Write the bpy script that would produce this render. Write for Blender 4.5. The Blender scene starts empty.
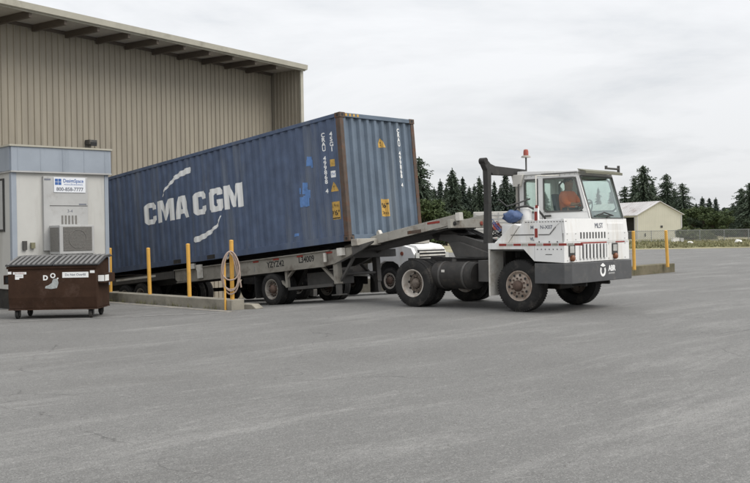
import bpy, bmesh, math, random
from mathutils import Vector, Matrix, noise
from mathutils.geometry import tessellate_polygon
R = math.radians
S = bpy.context.scene
COL = S.collection
random.seed(7)

# ------------------------------------------------------------------ camera, world, sun, exposure
cam_d = bpy.data.cameras.new('camera'); cam = bpy.data.objects.new('camera', cam_d); COL.objects.link(cam)
cam_d.sensor_width = 36.0; cam_d.lens = 945.0/750.0*36.0; cam_d.shift_y = -7.5/750.0
cam_d.clip_start = 0.1; cam_d.clip_end = 3000
cam.matrix_world = Matrix.Translation((0, 0, 1.55)) @ Matrix.Rotation(R(90), 4, 'X') @ Matrix.Rotation(R(-1.0), 4, 'Z')
S.camera = cam

SUN_EL, SUN_AZ = 46, 116          # azimuth clockwise from +Y (view direction)
world = bpy.data.worlds.new('World'); S.world = world; world.use_nodes = True
wn = world.node_tree; wn.nodes.clear()
def N(t, typ, **kw):
    n = t.nodes.new(typ)
    for k, v in kw.items():
        if k.startswith('i_'):
            key = k[2:]
            n.inputs[int(key) if key.isdigit() else key.replace('_', ' ')].default_value = v
        else: setattr(n, k, v)
    return n
sky = N(wn, 'ShaderNodeTexSky', sky_type='NISHITA', sun_disc=False, sun_elevation=R(SUN_EL), sun_rotation=R(SUN_AZ))
tc = N(wn, 'ShaderNodeTexCoord')
sepz = N(wn, 'ShaderNodeSeparateXYZ'); wn.links.new(tc.outputs['Generated'], sepz.inputs[0])
zm = N(wn, 'ShaderNodeMath', operation='MAXIMUM'); zm.inputs[1].default_value = 0.0; wn.links.new(sepz.outputs['Z'], zm.inputs[0])
za = N(wn, 'ShaderNodeMath', operation='ADD'); za.inputs[1].default_value = 0.16; wn.links.new(zm.outputs[0], za.inputs[0])
dx = N(wn, 'ShaderNodeMath', operation='DIVIDE'); dy = N(wn, 'ShaderNodeMath', operation='DIVIDE')
wn.links.new(sepz.outputs['X'], dx.inputs[0]); wn.links.new(za.outputs[0], dx.inputs[1])
wn.links.new(sepz.outputs['Y'], dy.inputs[0]); wn.links.new(za.outputs[0], dy.inputs[1])
cmb = N(wn, 'ShaderNodeCombineXYZ'); wn.links.new(dx.outputs[0], cmb.inputs[0]); wn.links.new(dy.outputs[0], cmb.inputs[1])
cn = N(wn, 'ShaderNodeTexNoise', i_Scale=0.95, i_Detail=8.0, i_Roughness=0.58, i_Distortion=0.35)
wn.links.new(cmb.outputs[0], cn.inputs['Vector'])
cr = N(wn, 'ShaderNodeValToRGB'); wn.links.new(cn.outputs['Fac'], cr.inputs[0])
e = cr.color_ramp.elements
e[0].position = 0.33; e[0].color = (0.55, 0.57, 0.595, 1); e[1].position = 0.56; e[1].color = (0.715, 0.722, 0.735, 1)
m_ = cr.color_ramp.elements.new(0.44); m_.color = (0.645, 0.655, 0.67, 1)
skm = N(wn, 'ShaderNodeVectorMath', operation='SCALE'); skm.inputs['Scale'].default_value = 0.10
wn.links.new(sky.outputs[0], skm.inputs[0])
mx = N(wn, 'ShaderNodeMix', data_type='RGBA'); mx.inputs[0].default_value = 0.95
wn.links.new(skm.outputs[0], mx.inputs[6]); wn.links.new(cr.outputs[0], mx.inputs[7])
bg = N(wn, 'ShaderNodeBackground')
zs = N(wn, 'ShaderNodeMath', operation='MULTIPLY_ADD'); zs.inputs[1].default_value = 0.95; zs.inputs[2].default_value = 0.88   # an overcast sky brightens evenly towards the zenith
wn.links.new(zm.outputs[0], zs.inputs[0]); wn.links.new(zs.outputs[0], bg.inputs['Strength'])
wn.links.new(mx.outputs[2], bg.inputs[0])
wo = N(wn, 'ShaderNodeOutputWorld'); wn.links.new(bg.outputs[0], wo.inputs[0])

sl = bpy.data.lights.new('sun', 'SUN'); sl.energy = 1.5; sl.angle = R(38); sl.color = (1.0, 0.96, 0.9)
so = bpy.data.objects.new('sun', sl); COL.objects.link(so)
sdir = Vector((math.sin(R(SUN_AZ))*math.cos(R(SUN_EL)), math.cos(R(SUN_AZ))*math.cos(R(SUN_EL)), math.sin(R(SUN_EL))))
so.rotation_euler = sdir.to_track_quat('Z', 'Y').to_euler(); so.location = (20, -10, 40)
S.view_settings.view_transform = 'Standard'; S.view_settings.look = 'None'
S.view_settings.exposure = 0.35; S.view_settings.gamma = 1.0
S.render.engine = 'CYCLES'
S.cycles.max_bounces = 6; S.cycles.transparent_max_bounces = 12

# ------------------------------------------------------------------ materials
def mat(name, col, rough=0.6, metal=0.0, var=0.12, scale=3.0, dirt=None, amt=0.45, dscale=2.0, streak=False,
        bump=0.0, bscale=60.0, spec=0.4, emit=None, world=False, dirt2=None, amt2=0.35, d2scale=9.0):
    m = bpy.data.materials.new(name); m.use_nodes = True; t = m.node_tree; t.nodes.clear(); L = t.links.new
    out = N(t, 'ShaderNodeOutputMaterial'); p = N(t, 'ShaderNodeBsdfPrincipled')
    L(p.outputs[0], out.inputs[0])
    p.inputs['Roughness'].default_value = rough; p.inputs['Metallic'].default_value = metal
    p.inputs['Specular IOR Level'].default_value = spec
    if world:
        g = N(t, 'ShaderNodeNewGeometry'); vec = g.outputs['Position']
    else:
        c = N(t, 'ShaderNodeTexCoord'); vec = c.outputs['Object']
    n1 = N(t, 'ShaderNodeTexNoise', i_Scale=scale, i_Detail=6.0, i_Roughness=0.6); L(vec, n1.inputs['Vector'])
    a = N(t, 'ShaderNodeMix', data_type='RGBA')
    a.inputs[6].default_value = tuple(max(0, c_*(1-var)) for c_ in col)+(1,)
    a.inputs[7].default_value = tuple(min(1, c_*(1+var)) for c_ in col)+(1,)
    mr = N(t, 'ShaderNodeMapRange'); mr.inputs[1].default_value = 0.3; mr.inputs[2].default_value = 0.7
    L(n1.outputs['Fac'], mr.inputs[0]); L(mr.outputs[0], a.inputs[0])
    cur = a.outputs[2]
    def layer(cur, colr, am, sc, stretch):
        mp = N(t, 'ShaderNodeMapping'); L(vec, mp.inputs[0])
        mp.inputs['Scale'].default_value = (1, 1, 0.12) if stretch else (1, 1, 1)
        mp.inputs['Location'].default_value = (random.random()*50, random.random()*50, random.random()*50)
        n2 = N(t, 'ShaderNodeTexNoise', i_Scale=sc, i_Detail=8.0, i_Roughness=0.68); L(mp.outputs[0], n2.inputs['Vector'])
        r = N(t, 'ShaderNodeMapRange'); th = 0.72-0.45*am
        r.inputs[1].default_value = th; r.inputs[2].default_value = th+0.16; r.inputs[4].default_value = 0.9
        L(n2.outputs['Fac'], r.inputs[0])
        b = N(t, 'ShaderNodeMix', data_type='RGBA'); b.inputs[7].default_value = tuple(colr)+(1,)
        L(cur, b.inputs[6]); L(r.outputs[0], b.inputs[0])
        return b.outputs[2]
    if dirt: cur = layer(cur, dirt, amt, dscale, streak)
    if dirt2: cur = layer(cur, dirt2, amt2, d2scale, False)
    L(cur, p.inputs['Base Color'])
    if bump:
        n3 = N(t, 'ShaderNodeTexNoise', i_Scale=bscale, i_Detail=5.0); L(vec, n3.inputs['Vector'])
        bp = N(t, 'ShaderNodeBump'); bp.inputs['Strength'].default_value = bump; bp.inputs['Distance'].default_value = 0.02
        L(n3.outputs['Fac'], bp.inputs['Height']); L(bp.outputs[0], p.inputs['Normal'])
    if emit:
        p.inputs['Emission Color'].default_value = tuple(emit[:3])+(1,); p.inputs['Emission Strength'].default_value = emit[3]
    return m

def glass_mat(name, tint, refl=0.5):
    m = bpy.data.materials.new(name); m.use_nodes = True; t = m.node_tree; t.nodes.clear(); L = t.links.new
    out = N(t, 'ShaderNodeOutputMaterial'); tr = N(t, 'ShaderNodeBsdfTransparent'); tr.inputs[0].default_value = tint+(1,)
    gl = N(t, 'ShaderNodeBsdfGlossy'); gl.inputs['Roughness'].default_value = 0.03; gl.inputs[0].default_value = (0.9, 0.95, 0.95, 1)
    fr = N(t, 'ShaderNodeLayerWeight', i_Blend=0.5)           # Facing is the same from both sides of the thin pane
    pw = N(t, 'ShaderNodeMath', operation='POWER'); pw.inputs[1].default_value = 4.0; L(fr.outputs['Facing'], pw.inputs[0])
    ad = N(t, 'ShaderNodeMath', operation='MULTIPLY_ADD'); ad.inputs[1].default_value = 0.8; ad.inputs[2].default_value = refl
    L(pw.outputs[0], ad.inputs[0])
    df = N(t, 'ShaderNodeBsdfDiffuse'); df.inputs[0].default_value = (0.45, 0.5, 0.48, 1)
    nz = N(t, 'ShaderNodeTexNoise', i_Scale=3.0, i_Detail=4.0)
    c = N(t, 'ShaderNodeTexCoord'); L(c.outputs['Object'], nz.inputs['Vector'])
    mr = N(t, 'ShaderNodeMapRange'); mr.inputs[1].default_value = 0.35; mr.inputs[2].default_value = 0.75; mr.inputs[4].default_value = 0.09
    L(nz.outputs['Fac'], mr.inputs[0])
    s0 = N(t, 'ShaderNodeMixShader'); L(mr.outputs[0], s0.inputs[0]); L(tr.outputs[0], s0.inputs[1]); L(df.outputs[0], s0.inputs[2])
    s1 = N(t, 'ShaderNodeMixShader'); L(ad.outputs[0], s1.inputs[0]); L(s0.outputs[0], s1.inputs[1]); L(gl.outputs[0], s1.inputs[2])
    L(s1.outputs[0], out.inputs[0]); return m

def asphalt_mat():
    m = bpy.data.materials.new('asphalt'); m.use_nodes = True; t = m.node_tree; t.nodes.clear(); L = t.links.new
    out = N(t, 'ShaderNodeOutputMaterial'); p = N(t, 'ShaderNodeBsdfPrincipled'); L(p.outputs[0], out.inputs[0])
    p.inputs['Roughness'].default_value = 0.88; p.inputs['Specular IOR Level'].default_value = 0.25
    g = N(t, 'ShaderNodeNewGeometry'); vec = g.outputs['Position']
    def noi(sc, det=4.0, mapscale=None, rot=0, ro=0.6, dist=0.0):
        v = vec
        if mapscale:
            mp = N(t, 'ShaderNodeMapping', vector_type='TEXTURE'); mp.inputs['Rotation'].default_value = (0, 0, R(rot)); mp.inputs['Scale'].default_value = mapscale
            L(vec, mp.inputs[0]); v = mp.outputs[0]
        n = N(t, 'ShaderNodeTexNoise', i_Scale=sc, i_Detail=det, i_Roughness=ro, i_Distortion=dist); L(v, n.inputs['Vector']); return n.outputs['Fac']
    def mixc(cur, col, fac, lo, hi, mxv):
        r = N(t, 'ShaderNodeMapRange'); r.inputs[1].default_value = lo; r.inputs[2].default_value = hi; r.inputs[4].default_value = mxv
        L(fac, r.inputs[0]); b = N(t, 'ShaderNodeMix', data_type='RGBA'); b.inputs[7].default_value = col+(1,)
        if isinstance(cur, tuple): b.inputs[6].default_value = cur+(1,)
        else: L(cur, b.inputs[6])
        L(r.outputs[0], b.inputs[0]); return b.outputs[2]
    c = mixc((0.146, 0.144, 0.138), (0.188, 0.186, 0.178), noi(0.35, 6, None, 0, 0.65), 0.35, 0.65, 1.0)
    c = mixc(c, (0.31, 0.305, 0.29), noi(0.75, 10, (4.2, 0.8, 1), 46, 0.80, 0.5), 0.50, 0.70, 0.85)      # scuffed lanes
    c = mixc(c, (0.128, 0.125, 0.118), noi(0.6, 9, (6.0, 0.8, 1), 24, 0.75, 0.4), 0.52, 0.71, 0.7)
    c = mixc(c, (0.085, 0.082, 0.078), noi(1.7, 5, None, 0, 0.6), 0.69, 0.76, 0.55)          # worn dark lanes
    c = mixc(c, (0.36, 0.352, 0.335), noi(11.0, 7, (2.0, 1, 1), 46, 0.8), 0.54, 0.76, 0.55)
    c = mixc(c, (0.10, 0.098, 0.092), noi(38.0, 5, None, 0, 0.8), 0.50, 0.66, 0.85)
    c = mixc(c, (0.38, 0.37, 0.35), noi(46.0, 5, None, 0, 0.8), 0.54, 0.68, 0.75)                    # patchy wear
    c = mixc(c, (0.115, 0.112, 0.106), noi(15.0, 6, (1.6, 1, 1), 46, 0.85), 0.50, 0.68, 0.6)
    c = mixc(c, (0.33, 0.325, 0.31), noi(18.0, 6, (1.4, 1, 1), 40, 0.85), 0.53, 0.70, 0.55)
    c = mixc(c, (0.055, 0.053, 0.052), noi(95.0, 2), 0.55, 0.68, 0.75)                                      # aggregate
    c = mixc(c, (0.42, 0.41, 0.39), noi(70.0, 2), 0.60, 0.72, 0.65)
    # cracks
    nd = N(t, 'ShaderNodeTexNoise', i_Scale=1.2, i_Detail=6.0); L(vec, nd.inputs['Vector'])
    vm = N(t, 'ShaderNodeVectorMath', operation='MULTIPLY_ADD'); vm.inputs[1].default_value = (1.1, 1.1, 0); L(nd.outputs['Color'], vm.inputs[0]); L(vec, vm.inputs[2])
    vo = N(t, 'ShaderNodeTexVoronoi', feature='DISTANCE_TO_EDGE', i_Scale=0.16); L(vm.outputs[0], vo.inputs['Vector'])
    r1 = N(t, 'ShaderNodeMapRange'); r1.inputs[1].default_value = 0.0; r1.inputs[2].default_value = 0.0028; r1.inputs[3].default_value = 1.0; r1.inputs[4].default_value = 0.0
    L(vo.outputs['Distance'], r1.inputs[0])
    msk = N(t, 'ShaderNodeMapRange'); msk.inputs[1].default_value = 0.46; msk.inputs[2].default_value = 0.58; msk.inputs[4].default_value = 0.5; L(noi(0.9, 4), msk.inputs[0])
    mm = N(t, 'ShaderNodeMath', operation='MULTIPLY'); L(r1.outputs[0], mm.inputs[0]); L(msk.outputs[0], mm.inputs[1])
    b = N(t, 'ShaderNodeMix', data_type='RGBA'); b.inputs[7].default_value = (0.04, 0.038, 0.036, 1); L(c, b.inputs[6]); L(mm.outputs[0], b.inputs[0])
    L(b.outputs[2], p.inputs['Base Color'])
    bp = N(t, 'ShaderNodeBump'); bp.inputs['Strength'].default_value = 0.5; bp.inputs['Distance'].default_value = 0.012
    L(noi(85.0, 3), bp.inputs['Height']); L(bp.outputs[0], p.inputs['Normal'])
    return m

RUST = (0.13, 0.055, 0.028)
ASPH = asphalt_mat()
CONC = mat('concrete', (0.27, 0.25, 0.205), 0.9, var=0.2, scale=2.5, dirt=(0.12, 0.11, 0.085), amt=0.5, dscale=1.6, bump=0.4, world=True, dirt2=(0.36, 0.33, 0.26), amt2=0.3)
SIDING = mat('metal_siding', (0.335, 0.30, 0.238), 0.55, var=0.05, scale=1.0, dirt=(0.27, 0.24, 0.19), amt=0.48, dscale=1.1, streak=True)
SIDTRIM = mat('roof_trim_paint', (0.42, 0.40, 0.33), 0.5, var=0.07, dirt=(0.27, 0.25, 0.2), amt=0.35, dscale=1.2)
RAFTER = mat('rafter_steel', (0.115, 0.095, 0.075), 0.65, var=0.15)
SOFFIT = mat('soffit_sheet', (0.42, 0.39, 0.34), 0.7, var=0.08)
NAVY = mat('navy_container_paint', (0.080, 0.110, 0.178), 0.55, var=0.22, scale=2.2, dirt=(0.135, 0.158, 0.20), amt=0.46, dscale=2.6, streak=True, dirt2=(0.095, 0.07, 0.055), amt2=0.13, d2scale=7.0)
NAVYEND = mat('sunlit_blue_container_paint', (0.112, 0.147, 0.190), 0.55, var=0.2, scale=1.6, dirt=(0.160, 0.19, 0.22), amt=0.4, dscale=1.5, streak=True, dirt2=RUST, amt2=0.08, d2scale=4.0)  # lighter copy of NAVY: the sunlit end is put into the paint
RUSTPAINT = mat('rusty_corner_steel', (0.095, 0.07, 0.055), 0.8, var=0.25, scale=4, dirt=RUST, amt=0.5, dscale=5, dirt2=(0.05, 0.065, 0.09), amt2=0.3, d2scale=3)
LETTER = mat('white_lettering', (0.84, 0.84, 0.82), 0.55, var=0.04)
LTBLUE = mat('touch_up_blue', (0.12, 0.24, 0.50), 0.5, var=0.15, scale=6, dirt=(0.08, 0.12, 0.2), amt=0.4, dscale=7)
YELLBL = mat('yellow_label', (0.50, 0.31, 0.075), 0.6, var=0.25, scale=14)
BLACKP = mat('black_print', (0.02, 0.02, 0.02), 0.6)
REDP = mat('red_print', (0.26, 0.035, 0.025), 0.5)
YELLOW = mat('yellow_bollard_paint', (0.66, 0.37, 0.075), 0.5, var=0.1, dirt=(0.42, 0.24, 0.06), amt=0.38, dscale=4, dirt2=(0.16, 0.10, 0.06), amt2=0.2, d2scale=12)
CHASSIS = mat('weathered_beige_chassis', (0.26, 0.245, 0.212), 0.65, var=0.15, scale=2, dirt=(0.125, 0.105, 0.085), amt=0.5, dscale=2.2, dirt2=RUST, amt2=0.12, d2scale=6)
ALU = mat('pale_deck_metal', (0.40, 0.38, 0.335), 0.55, var=0.15, scale=2, dirt=(0.22, 0.185, 0.15), amt=0.48, dscale=3, dirt2=RUST, amt2=0.12, d2scale=5)
DARK = mat('dark_greasy_steel', (0.028, 0.026, 0.024), 0.7, var=0.35, scale=5, dirt=(0.075, 0.062, 0.05), amt=0.4, dscale=3)
DKGREY = mat('worn_dark_grey_steel', (0.075, 0.072, 0.068), 0.6, var=0.2, scale=3, dirt=(0.13, 0.115, 0.095), amt=0.35, dscale=4)
BUMPER = mat('dark_grey_bumper_steel', (0.082, 0.083, 0.085), 0.55, var=0.12, scale=4, dirt=(0.125, 0.12, 0.112), amt=0.4, dscale=5, dirt2=(0.05, 0.045, 0.04), amt2=0.2)
WHITE = mat('white_truck_paint', (0.77, 0.765, 0.745), 0.42, var=0.05, scale=2, dirt=(0.58, 0.54, 0.47), amt=0.40, dscale=2.6, streak=True, dirt2=(0.36, 0.28, 0.19), amt2=0.14, d2scale=6)
WHITED = mat('dirty_white_paint', (0.62, 0.60, 0.55), 0.55, var=0.1, scale=3, dirt=(0.36, 0.31, 0.24), amt=0.4, dscale=3)
RUBBER = mat('tyre_rubber', (0.024, 0.0235, 0.023), 0.85, var=0.2, scale=6, dirt=(0.075, 0.068, 0.06), amt=0.42, dscale=3, spec=0.25)
RIM = mat('dirty_white_rim', (0.50, 0.46, 0.41), 0.55, var=0.15, scale=6, dirt=(0.24, 0.16, 0.11), amt=0.42, dscale=7)
RIMRUST = mat('rusty_grey_rim', (0.36, 0.30, 0.25), 0.6, var=0.2, scale=6, dirt=(0.16, 0.09, 0.06), amt=0.5, dscale=8)
HUB = mat('rusty_hub', (0.10, 0.065, 0.05), 0.7, var=0.3, scale=9)
FRAMEB = mat('black_window_seal', (0.05, 0.05, 0.048), 0.6)
GLASS = glass_mat('tinted_side_glass', (0.88, 0.93, 0.90), 0.035)
WGLASS = glass_mat('windshield_glass', (0.88, 0.95, 0.92), 0.10)
CABIN = mat('cab_interior_grey', (0.64, 0.68, 0.66), 0.8, var=0.1)
SEATM = mat('blue_grey_seat_fabric', (0.06, 0.08, 0.11), 0.85)
BROWN = mat('brown_dumpster_paint', (0.046, 0.025, 0.016), 0.8, var=0.22, scale=3, dirt=(0.08, 0.05, 0.038), amt=0.42, dscale=2.5, dirt2=(0.028, 0.016, 0.013), amt2=0.3, d2scale=6, bump=0.25, bscale=8, spec=0.15)
LID = mat('grey_plastic_lid', (0.155, 0.153, 0.148), 0.6, var=0.12, scale=3)
LIDDK = mat('dark_plastic_lid', (0.035, 0.035, 0.036), 0.65, var=0.12, scale=3)
OFFICE = mat('office_wall_panel', (0.52, 0.515, 0.485), 0.6, var=0.05, scale=1.5, dirt=(0.41, 0.40, 0.37), amt=0.42, dscale=2.2, streak=True)
OFFTRIM = mat('blue_grey_trim', (0.30, 0.335, 0.38), 0.55, var=0.08, scale=1.5, dirt=(0.21, 0.24, 0.28), amt=0.35, dscale=2, streak=True)
ACGREY = mat('air_conditioner_enamel', (0.43, 0.43, 0.42), 0.55, var=0.06, dirt=(0.33, 0.32, 0.30), amt=0.35, dscale=4)
ACDARK = mat('air_conditioner_grille', (0.17, 0.163, 0.15), 0.6, var=0.2, scale=30)
SIGNW = mat('white_sign_face', (0.74, 0.76, 0.79), 0.5, var=0.03)
SIGNB = mat('blue_sign_print', (0.045, 0.12, 0.34), 0.5)
SIGNG = mat('grey_sign_print', (0.16, 0.17, 0.2), 0.5)
HOSE = mat('faded_pink_hose', (0.37, 0.285, 0.235), 0.7, var=0.15, scale=6)
BARNW = mat('cream_barn_siding', (0.66, 0.635, 0.53), 0.6, var=0.05, scale=0.6)
BARNR = mat('pale_metal_barn_roof', (0.55, 0.53, 0.52), 0.5, var=0.1, scale=0.5, dirt=(0.33, 0.27, 0.25), amt=0.4, dscale=0.6)
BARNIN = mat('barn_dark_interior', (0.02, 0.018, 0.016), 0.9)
ORANGE = mat('orange_work_shirt', (0.92, 0.19, 0.06), 0.8, var=0.1, scale=14)
SKIN = mat('skin', (0.38, 0.19, 0.125), 0.6)
HAIR = mat('dark_hair', (0.02, 0.015, 0.012), 0.8)
DENIM = mat('dark_trousers', (0.03, 0.035, 0.05), 0.9)
AMBER = mat('orange_lens', (0.55, 0.13, 0.05), 0.3)
REDLENS = mat('red_lens', (0.34, 0.085, 0.06), 0.3)
CHROME = mat('headlight_lens', (0.55, 0.55, 0.52), 0.2, metal=0.3)
TARP = mat('blue_tarp', (0.07, 0.11, 0.22), 0.6, var=0.25, scale=12)
ROCK = mat('white_painted_boulder', (0.72, 0.71, 0.68), 0.8, var=0.1)
GALV = mat('galvanised_steel', (0.24, 0.25, 0.25), 0.55)
BARK = mat('bark', (0.07, 0.052, 0.04), 0.9)
MARK = mat('faded_road_paint', (0.27, 0.265, 0.25), 0.85, var=0.2, scale=3, dirt=(0.165, 0.16, 0.155), amt=0.62, dscale=5, world=True)
SANDY = mat('sandy_grit', (0.26, 0.24, 0.205), 0.95, var=0.2, scale=3, dirt=(0.165, 0.16, 0.155), amt=0.55, dscale=4, world=True)
FIELD = mat('dry_grass_field', (0.25, 0.225, 0.125), 0.95, var=0.25, scale=0.25, dirt=(0.15, 0.155, 0.075), amt=0.5, dscale=0.14, world=True, dirt2=(0.36, 0.32, 0.24), amt2=0.45, d2scale=0.12)
TUFT = mat('grass_blades', (0.225, 0.215, 0.12), 0.9, var=0.35, scale=0.4, world=True, dirt=(0.13, 0.14, 0.06), amt=0.5, dscale=0.2)
def leaf_mat(name, c1, c2, sc):
    m = mat(name, c1, 0.8, var=0.3, scale=sc, dirt=c2, amt=0.5, dscale=sc*0.6, spec=0.2)
    return m
FIR = leaf_mat('fir_needles', (0.062, 0.083, 0.057), (0.092, 0.113, 0.077), 0.8)
FIR2 = leaf_mat('dark_fir_needles', (0.054, 0.073, 0.056), (0.080, 0.099, 0.076), 0.9)
BROAD = leaf_mat('broadleaf_foliage', (0.058, 0.080, 0.034), (0.098, 0.122, 0.050), 0.5)
BUSH = leaf_mat('grey_green_bush', (0.115, 0.135, 0.065), (0.16, 0.17, 0.095), 1.2)

# ------------------------------------------------------------------ mesh helpers
def box(bm, x0, x1, y0, y1, z0, z1):
    v = [bm.verts.new(p) for p in ((x0,y0,z0),(x1,y0,z0),(x1,y1,z0),(x0,y1,z0),(x0,y0,z1),(x1,y0,z1),(x1,y1,z1),(x0,y1,z1))]
    for f in ((3,2,1,0),(4,5,6,7),(0,1,5,4),(1,2,6,5),(2,3,7,6),(3,0,4,7)): bm.faces.new([v[i] for i in f])
    return v
def prism(bm, pts, axis, a, b):
    def P(p, t): return {'y': (p[0], t, p[1]), 'x': (t, p[0], p[1]), 'z': (p[0], p[1], t)}[axis]
    A = [bm.verts.new(P(p, a)) for p in pts]; B = [bm.verts.new(P(p, b)) for p in pts]; n = len(pts)
    bm.faces.new(A); bm.faces.new(B[::-1])
    for i in range(n): bm.faces.new((A[i], B[i], B[(i+1) % n], A[(i+1) % n]))
    return A+B
def frame_for(d):
    d = d.normalized(); u = Vector((0,0,1)) if abs(d.z) < 0.9 else Vector((1,0,0))
    s = d.cross(u).normalized(); return s, s.cross(d).normalized()
def tube(bm, path, r, n=8, closed=False):
    path = [Vector(p) for p in path]; rings = []; m = len(path)
    rr = r if isinstance(r, (list, tuple)) else [r]*m
    prev = None
    for i, p in enumerate(path):
        if closed: d = path[(i+1) % m]-path[i-1]
        else: d = path[min(i+1, m-1)]-path[max(i-1, 0)]
        s, u = frame_for(d)
        if prev is not None:
            dn = d.normalized(); s = (prev-dn*prev.dot(dn)); s = s.normalized() if s.length > 1e-6 else frame_for(d)[0]; u = s.cross(dn).normalized()
        prev = s
        rings.append([bm.verts.new(p+(s*math.cos(2*math.pi*k/n)+u*math.sin(2*math.pi*k/n))*rr[i]) for k in range(n)])
    for i in range(m if closed else m-1):
        a, b = rings[i], rings[(i+1) % m]
        for k in range(n): bm.faces.new((a[k], a[(k+1) % n], b[(k+1) % n], b[k]))
    if not closed: bm.faces.new(rings[0][::-1]); bm.faces.new(rings[-1])
def bar(bm, p0, p1, w, h):
    p0, p1 = Vector(p0), Vector(p1); d = (p1-p0); s, u = frame_for(d); v = []
    for p in (p0, p1):
        for a, b in ((-1,-1),(1,-1),(1,1),(-1,1)): v.append(bm.verts.new(p+s*a*w/2+u*b*h/2))
    for f in ((3,2,1,0),(4,5,6,7),(0,1,5,4),(1,2,6,5),(2,3,7,6),(3,0,4,7)): bm.faces.new([v[i] for i in f])
def lathe(bm, prof, n=28, axis='y', o=(0,0,0), closed=False, caps=True):
    rings = []
    for r, t in prof:
        ring = []
        for k in range(n):
            a = 2*math.pi*k/n; c, s = math.cos(a)*r, math.sin(a)*r
            q = {'y': (c, t, s), 'x': (t, c, s), 'z': (c, s, t)}[axis]
            ring.append(bm.verts.new((q[0]+o[0], q[1]+o[1], q[2]+o[2])))
        rings.append(ring)
    m = len(rings)
    for i in range(m if closed else m-1):
        a, b = rings[i], rings[(i+1) % m]
        for k in range(n): bm.faces.new((a[k], a[(k+1) % n], b[(k+1) % n], b[k]))
    if not closed and caps:
        for rg in (rings[0], rings[-1]):
            try: bm.faces.new(rg)
            except ValueError: pass
def build(name, bm, m, parent=None, smooth=None, bevel=0.0, recalc=True):
    bmesh.ops.remove_doubles(bm, verts=bm.verts, dist=1e-5)
    if recalc: bmesh.ops.recalc_face_normals(bm, faces=bm.faces)
    if bevel:
        ed = [e for e in bm.edges if len(e.link_faces) == 2 and e.calc_face_angle(0) > R(35)]
        bmesh.ops.bevel(bm, geom=ed, offset=bevel, segments=2, affect='EDGES', profile=0.6, clamp_overlap=True)
    me = bpy.data.meshes.new(name); bm.to_mesh(me); bm.free()
    for mm in (m if isinstance(m, (list, tuple)) else [m]): me.materials.append(mm)
    if smooth:
        me.shade_smooth(); me.set_sharp_from_angle(angle=R(smooth))
    o = bpy.data.objects.new(name, me); COL.objects.link(o)
    if parent: o.parent = parent
    return o
def B(): return bmesh.new()
def inst(name, me, parent, loc=(0,0,0), rot=(0,0,0)):
    o = bpy.data.objects.new(name, me); COL.objects.link(o); o.parent = parent; o.location = loc; o.rotation_euler = rot; return o
def thing(name, label, cat, loc=(0,0,0), rot=(0,0,0), group=None):
    o = bpy.data.objects.new(name, None); COL.objects.link(o); o.location = loc; o.rotation_euler = rot; o.empty_display_size = 0.2
    o['label'] = label; o['category'] = cat
    if group: o['group'] = group
    return o
def tag(o, label, cat, group=None):
    o['label'] = label; o['category'] = cat
    if group: o['group'] = group
    return o
def copy_tree(o, parent=None):
    c = o.copy(); COL.objects.link(c)
    if parent: c.parent = parent
    for ch in o.children: copy_tree(ch, c)
    return c
def sx(parent, name, m, *a, bevel=0.0):          # one box part
    b = B(); box(b, *a); return build(name, b, m, parent, bevel=bevel)
def text_bm(s, size, bold=0.0, align='CENTER', ext=0.0015, sxy=(1,1)):
    cu = bpy.data.curves.new('lettering', 'FONT'); cu.body = s; cu.size = size; cu.align_x = align; cu.align_y = 'CENTER'
    cu.offset = bold; cu.extrude = ext; cu.resolution_u = 3
    o = bpy.data.objects.new('lettering', cu); COL.objects.link(o)
    me = bpy.data.meshes.new_from_object(o); b = B(); b.from_mesh(me)
    bpy.data.objects.remove(o); bpy.data.meshes.remove(me)
    for v in b.verts: v.co.x *= sxy[0]; v.co.y *= sxy[1]
    return b
def place_bm(b, o, ex, ey):
    o, ex, ey = Vector(o), Vector(ex), Vector(ey); n = ex.cross(ey)
    for v in b.verts: v.co = o+ex*v.co.x+ey*v.co.y+n*v.co.z
def text(parent, name, s, size, m, o, ex, ey, **kw):
    b = text_bm(s, size, **kw); place_bm(b, o, ex, ey); return build(name, b, m, parent, recalc=False)
def flat_poly(b, pts):
    vs = [b.verts.new((x, y, 0)) for x, y in pts]
    for t in tessellate_polygon([[Vector((x, y, 0)) for x, y in pts]]): b.faces.new([vs[i] for i in t])
def slab(parent, name, pts, m, o, ex, ey, t=0.003):   # thin printed plate standing t proud of its surface
    b = B(); prism(b, pts, 'z', 0, t); place_bm(b, o, ex, ey); return build(name, b, m, parent)
def rect(x0, x1, y0, y1): return [(x0,y0),(x1,y0),(x1,y1),(x0,y1)]

# ------------------------------------------------------------------ ground, ramp, field
YAW = 45.3; cF = Vector((math.cos(R(YAW)), -math.sin(R(YAW)), 0)); cR = Vector((math.sin(R(YAW)), math.cos(R(YAW)), 0))
CP = Vector((-0.57, 20.9, 0))                                      # under the container's near front corner
def cw(x, w, z=0): p = CP+cF*x+cR*w; return Vector((p.x, p.y, z))
X0, X1, W0, W1 = -16.0, -0.7, -2.15, 8.6                           # the sunken dock ramp
def ramp_z(x): return min(0.0, (x-X1)*0.062)
b = B()
def quadz(x0, x1, w0, w1): b.faces.new([b.verts.new(cw(*p)) for p in ((x0,w0),(x1,w0),(x1,w1),(x0,w1))])
BIG = 1500
quadz(X1, BIG, -BIG, BIG); quadz(-BIG, X0, -BIG, BIG); quadz(X0, X1, -BIG, W0); quadz(X0, X1, W1, BIG)
g = build('ground', b, ASPH); g['kind'] = 'structure'
b = B()
b.faces.new([b.verts.new(cw(x, w, ramp_z(x))) for x, w in ((X0,W0),(X1,W0),(X1,W1),(X0,W1))])
o = build('dock_ramp', b, ASPH); o['kind'] = 'structure'
b = B()
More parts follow.
